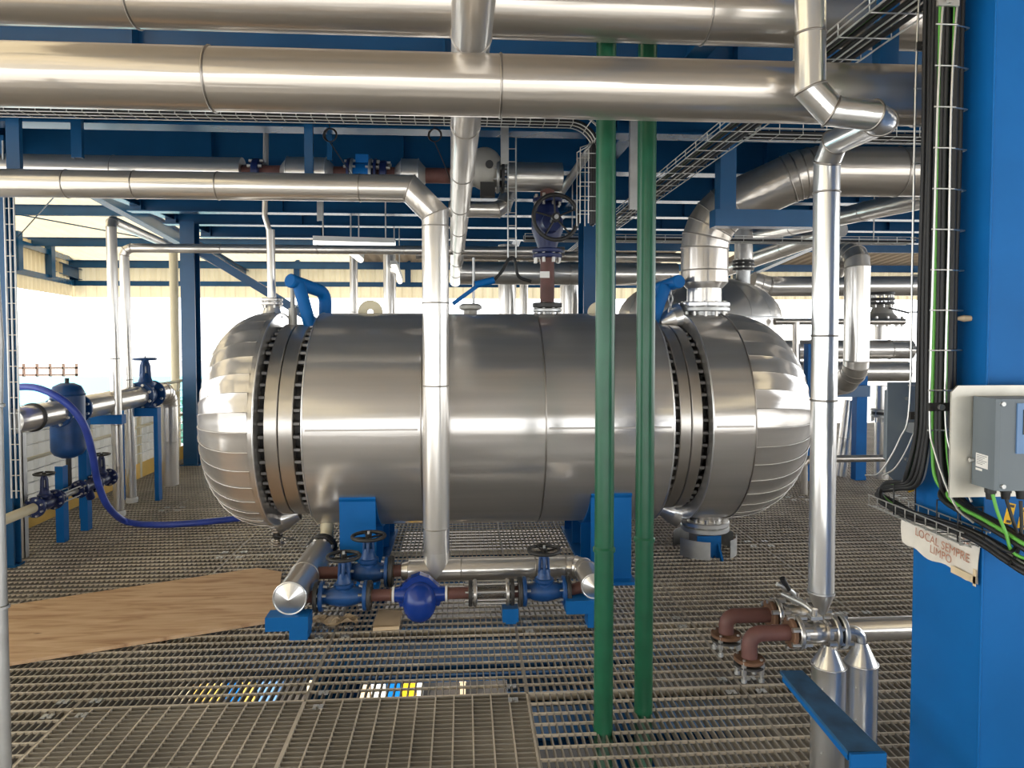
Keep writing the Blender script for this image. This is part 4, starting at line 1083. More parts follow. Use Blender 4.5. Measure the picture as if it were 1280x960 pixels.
def hcol(name, lab, x, y, w, z0, z1, cat='column', m='blue_beam'):
    t = thing(name, lab, cat, (x, y, z0))
    for s in (-1, 1): MB().bx(x - w / 2, x + w / 2, y + s * w / 2 - 0.007, y + s * w / 2 + 0.007, z0, z1).build('column_flange', m, t)
    MB().bx(x - 0.006, x + 0.006, y - w / 2, y + w / 2, z0, z1).build('column_web', m, t)
    MB().bx(x - w * 0.7, x + w * 0.7, y - w * 0.7, y + w * 0.7, z0, z0 + 0.015).build('base_plate', m, t)
    return t
hcol('steel_column', 'slim blue steel column by the far left corner of the deck', P(241, 540, 9.0).x, 9.0, 0.17, 0, 3.0)
hcol('steel_column', 'blue column at the left photo edge with a wire ladder on it', P(13, 600, 5.15).x, 5.15, 0.075, 0, 3.0)
hcol('steel_column', 'dark blue column behind the vessel beside the green pipes', P(750, 300, 6.0).x, 6.15, 0.28, 0, 3.0)
t = thing('cable_ladder', 'narrow grey wire ladder up the leftmost blue column', 'cable ladder', P(20, 600, 5.05))
a = P(9, 400, 5.06).x; b = P(21, 400, 5.06).x
for x in (a, (a + b) / 2, b): MB().tube([(x, 5.06, 0.5), (x, 5.06, 2.95)], 0.006, 6).build('side_wire', 'galv', t)
for k in range(22): MB().tube([(a, 5.06, 0.55 + k * 0.108), (b, 5.06, 0.55 + k * 0.108)], 0.004, 5).build('rung', 'galv', t)
c = G(26, 698)
t = thing('angle_post', 'bare galvanised angle post standing beside the leftmost column', 'post', c)
MB().bx(c.x - 0.035, c.x + 0.03, c.y, c.y + 0.006, 0, 0.98).build('angle_face', 'galv', t)
MB().bx(c.x + 0.024, c.x + 0.03, c.y, c.y + 0.05, 0, 0.98).build('angle_side', 'galv', t)
# pipe hugging the left photo edge
a = P(1, 700, 2.2)
t = thing('edge_pipe', 'thin grey upright pipe cut by the left photo edge', 'pipe', (a.x, 2.2, 0))
MB().tube([(a.x - 0.004, 2.2, 0), (a.x - 0.004, 2.2, 1.42), (a.x + 0.004, 2.2, 1.62), (a.x - 0.01, 2.2, 2.0), (a.x - 0.01, 2.2, 2.35)], 0.0185, 14).build('pipe_body', 'galv', t)
for z in (0.82, 1.43, 1.62): MB().lathe([(-0.006, 0.019), (-0.004, 0.023), (0.004, 0.023), (0.006, 0.019)], (a.x - 0.002, 2.2, z), Z3, 14).build('clamp_ring', 'galv', t)

SX, SZ = -3.18, 1.02
pipe('steam_line', 'silver clad pipe running along the left railing through the blue separator', 'pipe', [V((SX, 5.15, SZ)), V((SX, 5.72, SZ))], 0.093, 'clad', jlist={0: [0.45]}, bead_r=0.012, band='dark_steel')
pipe('steam_line', 'silver clad pipe between the blue separator and the gate valve', 'pipe', [V((SX, 6.02, SZ)), V((SX, 7.10, SZ))], 0.10, 'clad', jlist={0: [0.5]}, bead_r=0.004)
pipe('steam_line', 'silver clad pipe turning down to the grating beyond the gate valve', 'pipe', [V((SX, 7.42, SZ)), V((SX, 7.78, SZ)), V((SX, 7.78, 0.0))], 0.10, 'clad', elbow=0.16, en=4, bead_r=0.003, jlist={5: [0.45]})
valve('gate_valve', 'tall blue gate valve with handwheel in the silver line by the railing', (SX, 7.26, SZ), Y3, Z3, 0.30, 0.14, 'blue_valve', 'blue_valve', H=0.36, wr=0.10)
t = thing('separator', 'upright blue cylindrical separator by the left railing', 'separator', (SX, 5.87, 0.62))
sp = [(0, 0.0), (0.01, 0.05), (0.035, 0.10), (0.07, 0.122), (0.10, 0.125), (0.50, 0.125), (0.54, 0.122), (0.585, 0.10), (0.61, 0.05), (0.615, 0)]
MB().lathe(sp, (SX, 5.87, 0.63), Z3, 32, smooth=True).build('body', 'blue_valve', t)
MB().lathe([(0, 0.127), (0.008, 0.131), (0.016, 0.127)], (SX, 5.87, 1.14), Z3, 32).build('weld_bead', 'blue_valve', t)
MB().cyl((SX, 5.87, 1.24), (SX, 5.87, 1.28), 0.016, 10).build('vent_plug', 'dark_steel', t)
for s in (-1, 1): flange(t, (SX, 5.87 + s * 0.145, SZ), Y3, 0.12, 0.03, 'blue_valve', 8, 0.012, 0.07)
MB().tube([(SX, 5.87, 0.64), (SX, 5.87, 0.40)], 0.02, 10).build('drain_leg', 'dark_steel', t)
for x, y, h, lab in ((SX + 0.02, 5.72, 0.60, 'blue post below the separator, nearer one'), (SX + 0.03, 6.05, 0.92, 'blue post below the separator, further one')):
    t = thing('pipe_post', lab, 'support', (x, y, 0))
    MB().bx(x - 0.03, x + 0.03, y - 0.03, y - 0.022, 0, h).build('front_face', 'blue', t)
    MB().bx(x + 0.022, x + 0.03, y - 0.022, y + 0.04, 0, h).build('side_face', 'blue', t)
def table(lab, x0, x1, y0, y1, zt, legs=2):
    t = thing('pipe_stand', lab, 'support', ((x0 + x1) / 2, y0, 0))
    MB().bx(x0, x1, y0, y1, zt - 0.08, zt).build('cross_arm', 'blue', t)
    MB().bx(x0, x0 + 0.07, y0 + 0.003, y1 - 0.003, 0, zt - 0.08).build('leg', 'blue', t)
    if legs > 1: MB().bx(x1 - 0.04, x1, y0 + 0.003, y1 - 0.003, 0, zt - 0.08).build('leg', 'blue', t)
table('blue frame carrying the gate valve by the railing', SX - 0.22, SX + 0.20, 7.05, 7.13, SZ - 0.11)
table('blue frame carrying the silver line right of the separator', SX - 0.22, SX + 0.16, 6.42, 6.50, SZ - 0.105, 1)
# drain line low by the railing
DZ = 0.39; DX = -3.08
pipe('drain_line', 'thin cream drain pipe entering low at the left photo edge', 'pipe', [V((DX, 4.6, DZ)), V((DX, 5.22, DZ))], 0.035, 'cream', bead=False)
valve('drain_valve', 'small dark valve on the low drain line, left one', (DX, 5.36, DZ), Y3, Z3, 0.26, 0.075, 'navy', 'black_wheel', H=0.22, wr=0.065, group='dark drain line valves')
valve('drain_valve', 'small dark valve on the low drain line, right of the separator leg', (DX, 6.18, DZ), Y3, Z3, 0.26, 0.075, 'navy', 'black_wheel', H=0.22, wr=0.065, group='dark drain line valves')
t = thing('sight_glass', 'small caged sight glass on the low drain line by the railing', 'sight glass', (DX, 5.66, DZ))
MB().cyl((DX, 5.50, DZ), (DX, 5.82, DZ), 0.022, 12).build('tube', 'grey_valve', t)
for y in (5.53, 5.79): flange(t, (DX, y, DZ), Y3, 0.06, 0.02, 'navy', 6, 0.008, 0.05)
for k in range(4):
    an = 2 * PI * (k + 0.5) / 4
    MB().cyl((DX + math.cos(an) * 0.05, 5.52, DZ + math.sin(an) * 0.05), (DX + math.cos(an) * 0.05, 5.80, DZ + math.sin(an) * 0.05), 0.005, 6).build('tie_rod', 'galv', t)
t = thing('strainer', 'small dark strainer with slanted leg on the low drain line', 'strainer', (DX, 5.95, DZ))
MB().cyl((DX, 5.82, DZ), (DX, 6.06, DZ), 0.045, 14).build('body', 'navy', t)
MB().cyl((DX, 5.94, DZ), (DX, 6.0, DZ - 0.11), 0.032, 12).build('leg', 'navy', t)
for y in (5.83, 6.04): flange(t, (DX, y, DZ), Y3, 0.072, 0.02, 'navy', 6, 0.008, 0.05)
# hose
hp = [P(-20, 490, 5.60), P(20, 484, 5.55), P(50, 486, 5.48), P(82, 503, 5.45), P(104, 530, 5.5), P(115, 565, 5.6), P(122, 602, 5.75), P(135, 633, 5.9), G(158, 652, 0.03), G(195, 656, 0.028), G(240, 654, 0.028), G(290, 649, 0.028), G(330, 644, 0.028)]
MB().tube(spline(hp, 8), 0.0265, 12).build('water_hose', 'hose_blue', None, 'blue hose looping over the railing and along the grating to the vessel', 'hose')
# slim upright pipes
a = G(149, 645); zt = P(140, 275, a.y).z
pipe('slim_pipe', 'left one of two slim silver upright pipes beside the blue hose', 'pipe', [V((a.x, a.y, 0)), V((a.x - 0.02, a.y, zt)), P(212, 307, 8.6)], 0.044, 'clad', elbow=0.07, en=2, jlist={0: [0.32, 0.55]}, bead_r=0.003, group='slim upright pipes at the left')
a = G(165, 628); zt = P(157, 310, a.y).z
pipe('slim_pipe', 'slim silver pipe rising right of its twin, then crossing level to the right', 'pipe', [V((a.x, a.y, 0)), V((a.x - 0.03, a.y, zt)), V((1.0, a.y, zt))], 0.044, 'clad', elbow=0.07, en=2, jlist={0: [0.5], 3: [0.2, 0.42, 0.62, 0.82]}, bead_r=0.003, group='slim upright pipes at the left')
for (x, y, lab) in ((G(149, 645).x, G(149, 645).y, 'rag wrapped around the foot of the left slim pipe'), (G(165, 628).x, G(165, 628).y, 'rag wrapped around the foot of the right slim pipe')):
    MB().lathe([(0, 0.044), (0.0, 0.052), (0.03, 0.056), (0.05, 0.050), (0.05, 0.044)], (x, y, 0.0 if y < 6.5 else 0.002), Z3, 10).build('pipe_foot_wrap', 'white', None, lab, 'wrap')
c = P(219, 450, 9.7)
t = thing('rain_pipe', 'cream plastic rain pipe outside by the left blue column', 'rain pipe', (c.x, 9.7, -1))
MB().tube([(c.x, 9.7, -2.0), (c.x, 9.7, 2.72)], 0.055, 16).build('pipe_body', 'cream', t)
MB().lathe([(0, 0.055), (0, 0.062), (0.08, 0.062), (0.08, 0.055)], (c.x, 9.7, 0.9), Z3, 16).build('coupling', 'cream', t)
# braces behind
for (p, q, lab) in ((P(250, 314, 9.0), P(668, 570, 9.0), 'blue diagonal brace behind the vessel left end'),):
    t = thing('diagonal_brace', lab, 'brace', p)
    MB().bar(p, q, 0.012, 0.10).build('brace_web', 'blue_beam', t); MB().bar(p + V((0, 0.03, 0.05)), q + V((0, 0.03, 0.05)), 0.07, 0.01).build('brace_flange', 'blue_beam', t)

# ================================================================== OVERHEAD TRAYS, HANGERS, LAMPS
def basket(root, path, w, h, step, up=Z3, r=0.0035, m='wire', cables=True, nb=4, sides=True):
    """wire basket tray along a polyline path (list of points), U section"""
    pts = clean(path); 
    def fr(i):
        d = (pts[min(i + 1, len(pts) - 1)] - pts[max(i - 1, 0)]).normalized()
        s = d.cross(V(up)).normalized() if abs(d.dot(V(up))) < 0.98 else V((0, 1, 0))
        return s, s.cross(d)
    offs = [(-w / 2, h), (-w / 2, h * 0.5), (-w / 2, 0), (0, 0), (w / 2, 0), (w / 2, h * 0.5), (w / 2, h)]
    for a, b in offs:
        MB().tube([pts[i] + fr(i)[0] * a + fr(i)[1] * b for i in range(len(pts))], r, 5).build('long_wire', m, root)
    acc = 0.0; nxt = 0.0
    for i in range(len(pts) - 1):
        L = (pts[i + 1] - pts[i]).length; s, u = fr(i)
        while nxt <= acc + L:
            c = pts[i].lerp(pts[i + 1], (nxt - acc) / L)
            MB().tube([c + s * a + u * b for a, b in ((-w / 2, h), (-w / 2, 0), (w / 2, 0), (w / 2, h))], r * 0.85, 5).build('cross_wire', m, root)
            nxt += step
        acc += L
    for f in (0.12, 0.5, 0.9):
        q = pts[0].lerp(pts[-1], f)
        if abs(pts[0].z - pts[-1].z) < 0.2: MB().tube([q, (q.x, q.y, CZ + (0 if q.y > 3.3 else 1.2))], 0.006, 6).build('drop_rod', 'galv', root)
    if cables:
        for k in range(nb):
            a = -w * 0.36 + w * 0.72 * k / max(1, nb - 1)
            MB().tube([pts[i] + fr(i)[0] * a + fr(i)[1] * (0.012 + 0.006 * (k % 2)) for i in range(len(pts))], 0.010, 6).build('laid_cable', 'black', root)
z1 = P(300, 148, 4.25).z
pa = bend([V((-3.6, 4.25, z1)), V((P(744, 160, 4.25).x, 4.25, z1)), V((P(744, 160, 4.25).x, 4.25, 2.30))], 0.16, 8)[0]
t = thing('basket_tray', 'long wire basket tray under the ceiling that bends down beside the green pipes', 'cable tray', (-1, 4.25, z1))
basket(t, pa, 0.12, 0.10, 0.085, up=(0, 0, 1) , nb=9)
t = thing('basket_tray', 'wire tray with green and grey cables receding overhead near the right top', 'cable tray', (1.45, 3, 2.72))
basket(t, [V((1.45, 2.1, 2.715)), V((1.47, 5.0, 2.72)), V((1.56, 10.2, 2.74))], 0.20, 0.05, 0.2, nb=5)
MB().tube([V((1.40, 2.1, 2.74)), V((1.42, 5.0, 2.745)), V((1.50, 10.2, 2.77))], 0.008, 6).build('laid_cable', 'cable_green', t)
t = thing('basket_tray', 'wire tray crossing level behind the vessel nozzle, far right', 'cable tray', (3, 7, 2.55))
zz = P(900, 303, 7.0).z
basket(t, [V((0.6, 7.0, zz)), V((4.6, 7.0, zz))], 0.16, 0.06, 0.2, nb=4)
t = thing('basket_tray', 'dark wire tray under the upper right deck above the big elbow', 'cable tray', (2, 4.6, 2.95))
zz = P(960, 172, 4.62).z
basket(t, [V((1.75, 4.62, zz)), V((3.6, 4.62, zz))], 0.16, 0.08, 0.16, nb=4)
# galvanised hangers and blue hangers
def strap(lab, x, y0, y1, Y, w=0.05, m='galv', d=0.03, name='hanger', ztop=None):
    a, b = P(x, y0, Y), P(x, y1, Y)
    zt = a.z if ztop is None else ztop
    t = thing(name, lab, 'hanger', (b.x, Y, b.z))
    MB().bx(b.x - w / 2, b.x - w / 2 + 0.006, Y, Y + d, b.z, zt).build('side_leg', m, t)
    MB().bx(b.x - w / 2, b.x + w / 2, Y - 0.004, Y, b.z, zt).build('face', m, t)
    MB().bx(b.x + w / 2 - 0.006, b.x + w / 2, Y, Y + d, b.z, zt).build('side_leg', m, t)
    return t
strap('galvanised strut hanging between the two green pipes', 792, 60, 262, 4.4, 0.05, ztop=3.36)
strap('galvanised strut hanging left of the black handwheel valve', 631, 130, 205, 4.6, 0.05, ztop=3.36)
strap('blue hanger at the top left corner above the left pipe', 17, 140, 214, 4.35, 0.075, 'blue_beam', ztop=3.36)
strap('narrow blue hanger second from the left photo edge', 96, 140, 197, 4.70, 0.065, 'blue_beam', ztop=3.36)
strap('blue hanger above the left pipe, near the black cable ring', 386, 140, 217, 4.35, 0.05, 'blue_beam', ztop=3.36)
strap('thin blue hanger by the left black cable ring', 412, 150, 200, 4.95, 0.035, 'blue_beam', ztop=3.36)
strap('blue drop hanger crossing the topmost pipe at upper right', 1111, -30, 84, 2.58, 0.072, 'blue_beam', 0.05, ztop=4.2)
t = thing('hanging_bracket', 'dark blue L-shaped bracket hanging before the big silver elbow', 'bracket', P(910, 272, 4.38))
a, b, c = P(900, 283, 4.38), P(920, 262, 4.38), P(1034, 272, 4.38)
MB().bx(a.x, b.x, 4.38, 4.48, b.z, 3.35).build('drop_leg', 'blue_beam', t)
MB().bx(P(893, 272, 4.38).x, c.x, 4.36, 4.47, a.z, b.z).build('cross_arm', 'blue_beam', t)
for (x, lab) in ((412, 'left black cable ring hanging under the ceiling'), (543, 'right black cable ring hanging under the ceiling')):
    c = P(x, 169, 4.5)
    t = thing('cable_ring', lab, 'cable', c, 'black cable rings')
    for k in range(3): MB().torus(c + V((0.003 * k, 0.006 * k, 0.002 * k)), Y3 + V((0.15 * k, 0, 0)), 0.040, 0.0035, 24, 6).build('loop', 'black', t)
    MB().tube([c + V((0, 0, 0.04)), c + V((0, 0.05, 0.30)), (c.x, c.y + 0.05, CZ)], 0.0035, 6).build('lead', 'black', t)
    MB().tube(spline([c + V((0.0, 0, -0.04)), c + V((0.05, 0.2, -0.12)), c + V((0.10, 0.5, -0.20))], 5), 0.0035, 6).build('lead', 'black', t)
def strip_light(lab, a, b, r=0.045):
    a, b = V(a), V(b); d = (b - a).normalized()
    t = thing('strip_light', lab, 'lamp', a)
    MB().bar(a + V((0, 0, 0.04)), b + V((0, 0, 0.04)), 0.09, 0.05).build('housing', 'white', t)
    MB().tube([a, b], r * 0.8, 12).build('diffuser', 'lamp_tube', t)
    for q in (a + d * 0.1, b - d * 0.1):
        MB().tube([q + V((0, 0, 0.06)), (q.x, q.y, CZ)], 0.008, 6).build('drop_rod', 'galv', t)
strip_light('lit strip light hanging level behind the down pipe', P(392, 303, 7.6), P(494, 306, 7.6))
strip_light('small strip light pointing away, left of the cream lug', P(436, 313, 8.4), P(451, 325, 9.0))
strip_light('small strip light pointing away, right of the cream lug', P(492, 332, 9.3), P(500, 352, 10.3))
strap('short galvanised strut hanging below the left pipe', 400, 150, 276, 6.3, 0.05, ztop=3.36)

# ---- pipe string behind the left pipe, with sleeves, flanges and a control valve
QY = 5.15; QZ = P(640, 221, QY).z
def qx(x): return P(x, 215, QY).x
pipe('upper_pipe', 'silver pipe just above and behind the left one, ending at a sleeve', 'pipe', [V((-3.5, QY, QZ)), V((qx(304), QY, QZ))], 0.105, 'clad', jlist={0: [0.55]}, bead_r=0.003)
t = thing('upper_pipe', 'red-brown bare pipe linking the silver sleeves under the ceiling', 'pipe', (qx(304), QY, QZ))
MB().tube([(qx(304), QY, QZ), (qx(625), QY, QZ)], 0.055, 18).build('pipe_body', 'primer', t)
for x in (322, 480): flange(t, (qx(x), QY, QZ), X3, 0.10, 0.05, 'navy', 8, 0.012, 0.10)
for x0, x1, lab in ((352, 418, 'silver insulation box on the overhead pipe, left of the blue valve'), (494, 532, 'silver insulation box on the overhead pipe, right of the blue valve')):
    t = thing('insulation_box', lab, 'insulation', (qx(x0), QY, QZ), 'overhead insulation boxes')
    w = qx(x1) - qx(x0)
    MB().lathe([(0, 0.057), (0.05, 0.115), (w - 0.05, 0.115), (w, 0.057)], (qx(x0), QY, QZ), X3, 24).build('jacket', 'clad', t)
    for q in (0.05, w - 0.05): MB().torus((qx(x0) + q, QY, QZ), X3, 0.116, 0.004, 24, 6).build('seam_band', 'clad_bright', t)
t = thing('flow_meter', 'small blue bodied valve between pale flanges in the overhead pipe', 'valve', (qx(453), QY, QZ))
MB().cyl((qx(441), QY, QZ), (qx(466), QY, QZ), 0.085, 20).build('body', 'blue', t)
for x in (437, 441, 464, 470): flange(t, (qx(x), QY, QZ), X3, 0.112, 0.02, 'galv' if x in (441, 464) else 'navy', 8, 0.01, 0.06)
MB().bx(qx(446), qx(462), QY - 0.06, QY + 0.06, QZ + 0.07, QZ + 0.13).build('terminal_box', 'blue', t)
t = thing('control_valve', 'olive-grey control valve with a round actuator behind the receding pipe', 'valve', (qx(606), QY, QZ))
MB().sphere((qx(606), QY - 0.02, QZ + 0.05), 0.155, 24, 16, (0.85, 0.6, 1.0)).build('actuator', 'grey_valve', t)
MB().cyl((qx(611), QY - 0.10, QZ + 0.06), (qx(611), QY - 0.13, QZ + 0.06), 0.028, 14).build('actuator_boss', 'dark_steel', t)
MB().cyl((qx(590), QY, QZ), (qx(622), QY, QZ), 0.075, 18).build('body', 'grey_valve', t)
for x in (570, 577, 622, 628): flange(t, (qx(x), QY, QZ), X3, 0.12, 0.022, 'galv' if x in (577, 622) else 'dark_steel', 8, 0.011, 0.07)
MB().bx(qx(600), qx(618), QY - 0.10, QY - 0.02, QZ - 0.16, QZ - 0.06).build('positioner', 'dark_steel', t)
pipe('upper_pipe', 'silver pipe stub with a flat end above the black handwheel valve', 'pipe', [V((qx(634), QY, QZ)), V((qx(702), QY, QZ))], 0.105, 'clad', bead_r=0.003)
# return branch below the control valve
pipe('branch_pipe', 'silver pipe with a cut elbow below the round actuator', 'pipe', [V((qx(560), QY + 0.22, QZ - 0.20)), V((qx(630), QY + 0.22, QZ - 0.20)), V((qx(645), QY + 0.35, QZ + 0.05))], 0.06, 'clad', elbow=0.05, en=1, bead_r=0.003)
# handwheel valve standing on the vessel
VX = P(684, 380, TY).x; tz = TZ + TR
t = thing('riser_pipe', 'red-brown riser pipe standing on the vessel top below the black handwheel', 'pipe', (VX, TY, tz))
MB().cyl((VX, TY, tz - 0.06), (VX, TY, tz + 0.02), 0.05, 16).build('nozzle', 'galv', t)
flange(t, (VX, TY, tz + 0.028), Z3, 0.105, 0.028, 'galv', 8, 0.012, 0.11)
flange(t, (VX, TY, tz + 0.064), Z3, 0.108, 0.036, 'dark_steel', 0)
zf2 = P(684, 320, TY).z
MB().cyl((VX, TY, tz + 0.08), (VX, TY, zf2), 0.052, 20).build('pipe_body', 'primer', t)
MB().bx(VX - 0.06, VX + 0.01, TY - 0.058, TY - 0.054, P(684, 348, TY).z, P(684, 340, TY).z).build('paper_tag', 'white', t)
t = thing('gate_valve', 'big navy valve with a black handwheel facing the viewer above the vessel', 'valve', (VX, TY, zf2))
flange(t, (VX, TY, zf2 + 0.0), Z3, 0.108, 0.03, 'navy', 8, 0.012, 0.10)
flange(t, (VX, TY, zf2 + 0.035), Z3, 0.112, 0.03, 'navy', 0)
zw = P(690, 279, TY - 0.3).z + 0.02
MB().lathe([(zf2 + 0.03, 0.07), (zf2 + 0.08, 0.075), (zw - 0.03, 0.115), (zw + 0.04, 0.115), (zw + 0.12, 0.08), (zw + 0.18, 0.075), (zw + 0.18, 0)], (VX, TY, 0), Z3, 24, smooth=True).build('body', 'navy', t)
flange(t, (VX, TY, zw + 0.19), Z3, 0.108, 0.03, 'navy', 8, 0.012, 0.08)
MB().cyl((VX, TY, zw), (VX + 0.012, TY - 0.20, zw + 0.01), 0.07, 18).build('bonnet', 'navy', t)
MB().cyl((VX + 0.01, TY - 0.2, zw + 0.01), (VX + 0.02, TY - 0.36, zw + 0.015), 0.016, 10).build('stem', 'galv', t)
MB().cyl((VX, TY, zw + 0.2), (VX, TY, QZ - 0.08), 0.052, 18).build('upper_spool', 'primer', t)
handwheel(t, (VX + 0.018, TY - 0.34, zw + 0.015), V((0.06, -1, 0.05)), 0.155, 'black_wheel', 5, 0.012)
# vent cap on the vessel
c = P(588, 388, 5.3)
t = thing('mushroom_vent', 'round pale vent cap on the vessel top beside the down pipe', 'vent', (c.x, 5.3, tz - 0.02))
MB().cyl((c.x, 5.3, tz - 0.02), (c.x, 5.3, tz + 0.03), 0.05, 16).build('neck', 'grey_valve', t)
MB().lathe([(0, 0), (0, 0.06), (0.012, 0.085), (0.035, 0.085), (0.05, 0.06), (0.05, 0)], (c.x, 5.3, tz + 0.03), Z3, 24).build('cap', 'grey_valve', t)
t = thing('limit_switch', 'small blue instrument on a rod above the vent cap', 'instrument', P(596, 356, 5.4))
MB().bar(P(566, 380, 5.4), P(596, 358, 5.4), 0.03, 0.03).build('arm', 'blue', t)
MB().cyl(P(594, 356, 5.4), P(618, 350, 5.4), 0.028, 12).build('body', 'blue', t)
MB().tube(spline([P(618, 350, 5.4), P(628, 338, 5.4), P(636, 324, 5.4), P(643, 324, 5.4), P(648, 345, 5.4), P(664, 352, 5.4)], 6), 0.012, 8).build('conduit', 'black', t)
MB().tube([P(592, 400, 5.4), P(592, 322, 5.4)], 0.01, 8).build('rod', 'galv', t)
t = thing('wire_ladder', 'narrow wire ladder dropping from the ceiling left of the handwheel valve', 'cable ladder', P(638, 300, 5.0))
for x in (635, 645): MB().tube([P(x, 120, 5.0), P(x, 322, 5.0)], 0.006, 6).build('side_wire', 'galv', t)
for k in range(10): MB().tube([P(635, 170 + k * 16, 5.0), P(645, 170 + k * 16, 5.0)], 0.004, 5).build('rung', 'galv', t)
pipe('conduit_pipe', 'thin silver pipe slanting up beside the black handwheel', 'pipe', [P(694, 252, 5.6), P(752, 165, 4.5)], 0.03, 'galv', bead=False)
# small riser on the left dome
c = P(340, 392, 5.15); c.z = TZ + TR - 0.03
pipe('vent_riser', 'thin silver riser from the vessel left dome up to the ceiling', 'pipe', [V((c.x, 5.15, c.z + 0.14)), P(338, 287, 5.15)], 0.029, 'clad', bead=False)
pipe('vent_riser', 'stepped thin silver pipe above the dome riser', 'pipe', [P(337, 290, 5.4), P(331, 270, 5.4), P(333, 141, 5.4)], 0.02, 'clad', bead=False)
c = P(366, 400, 5.1); c.z = TZ + 0.66
t = thing('relief_valve', 'small grey relief valve with hook on the left flange top', 'valve', c)
MB().cyl(c, c + V((0, 0, 0.13)), 0.03, 12).build('body', 'grey_valve', t)
MB().cyl(c + V((0, 0, 0.13)), c + V((0, 0, 0.30)), 0.016, 10).build('spindle', 'grey_valve', t)
MB().tube(spline([c + V((0, 0, 0.12)), c + V((0.05, 0, 0.16)), c + V((0.07, 0, 0.12)), c + V((0.05, 0, 0.09))], 5), 0.006, 6).build('hook', 'galv', t)

# ---- big elbow rising from the vessel right end
EX = P(880, 385, TY).x
t = thing('nozzle_pipe', 'wide silver pipe rising from the vessel right end in a segmented elbow', 'pipe', (EX, TY, tz))
MB().lathe([(-0.08, 0.12), (0.03, 0.12)], (EX, TY, tz), Z3, 28).build('nozzle', 'galv', t)
flange(t, (EX, TY, tz + 0.035), Z3, 0.185, 0.032, 'galv', 12, 0.013, 0.12)
flange(t, (EX, TY, tz + 0.072), Z3, 0.185, 0.032, 'clad_bright', 0)
MB().lathe([(tz + 0.085, 0.125), (tz + 0.19, 0.125), (tz + 0.19, 0.128), (tz + 0.235, 0.172)], (EX, TY, 0), Z3, 32).build('reducer', 'clad', t)
pp_ = [V((EX, TY, tz + 0.235)), V((EX, TY, 2.50)), V((EX + 0.62, TY - 0.30, 2.78)), V((5.2, TY - 0.34, 2.80))]
pipe_parts(t, pp_, 0.172, 'clad_warm', elbow=[0.36, 0.42], en=5, n=36, bead_r=0.004, jlist={0: [0.35], 12: [0.2, 0.6]})
# slanting and further silver pipes at the right
pipe('far_pipe', 'silver pipe slanting away below the wide one at the right', 'pipe', [P(1175, 243, 5.3), P(925, 299, 9.6)], 0.088, 'clad', jlist={0: [0.25, 0.6]}, bead_r=0.003)
pipe('far_pipe', 'second silver pipe slanting away lower, right of the elbow', 'pipe', [P(1050, 286, 7.6), P(905, 338, 10.2)], 0.10, 'clad', jlist={0: [0.4]}, bead_r=0.003)
pipe('far_pipe', 'long level silver pipe behind the jogged one at eave height', 'pipe', [P(940, 352, 8.6), P(960, 358, 8.6), P(1300, 357, 8.6)], 0.125, 'clad', elbow=0.05, en=1, jlist={0: [0.5], 2: [0.3, 0.6]}, bead_r=0.004)
pipe('far_pipe', 'upright silver pipe with elbows, right of the jogged pipe', 'pipe', [P(1040, 340, 6.4), P(1052, 318, 6.3), P(1072, 318, 6.0), P(1070, 462, 6.0), P(1056, 478, 6.25), P(1030, 484, 6.7)], 0.105, 'clad', elbow=0.13, en=3, bead_r=0.003, jlist={7: [0.25, 0.8]})
pipe('far_pipe', 'thin level pipe low above the far right deck', 'pipe', [P(968, 402, 7.6), P(1130, 402, 7.6)], 0.035, 'clad_warm', bead=False)
pipe('far_pipe', 'thin upright pipe below the thin level one, right of the dome', 'pipe', [P(995, 402, 7.6), P(997, 600, 7.6)], 0.04, 'clad_warm', bead=False)
pipe('far_pipe', 'fat short level pipe with rounded end, upper one at far right', 'pipe', [P(960, 437, 8.2), P(1138, 437, 8.2)], 0.115, 'clad', jlist={0: [0.3, 0.85]}, bead_r=0.004)
pipe('far_pipe', 'fat short level pipe with flat end, lower one at far right', 'pipe', [P(960, 464, 8.0), P(1133, 464, 8.0)], 0.12, 'clad', jlist={0: [0.4]}, bead_r=0.004)
pipe('far_pipe', 'upright silver pipe stub left of the grey enclosure', 'pipe', [V((P(1103, 520, 7.6).x, 7.6, 0)), P(1103, 482, 7.6)], 0.075, 'clad', bead=False)
c = P(1103, 516, 7.6)
t = thing('pipe_flange', 'dark flange pair on the far upright pipe left of the grey enclosure', 'flange', c)
for s in (-1, 1): flange(t, c + V((0, 0, s * 0.03)), Z3, 0.125, 0.03, 'galv', 8 if s < 0 else 0, 0.012, 0.14)
flange(t, c, Z3, 0.115, 0.03, 'dark_steel', 0)
pipe('far_pipe', 'slim upright silver pipe beside the far blue frame post', 'pipe', [V((P(1062, 600, 7.55).x, 7.75, 0)), P(1062, 500, 7.75)], 0.065, 'clad', joint=0.45, bead_r=0.003)
a = P(1000, 574, 6.9)
pipe('far_pipe', 'thin cream-grey rail pipe bending to the deck beyond the right dome', 'pipe', [V((P(1005, 620, 6.9).x, 6.9, 0)), V((P(1005, 574, 6.9).x, 6.9, a.z)), V((P(1120, 574, 6.9).x, 6.9, a.z))], 0.036, 'clad_warm', elbow=0.07, en=5, bead=False)
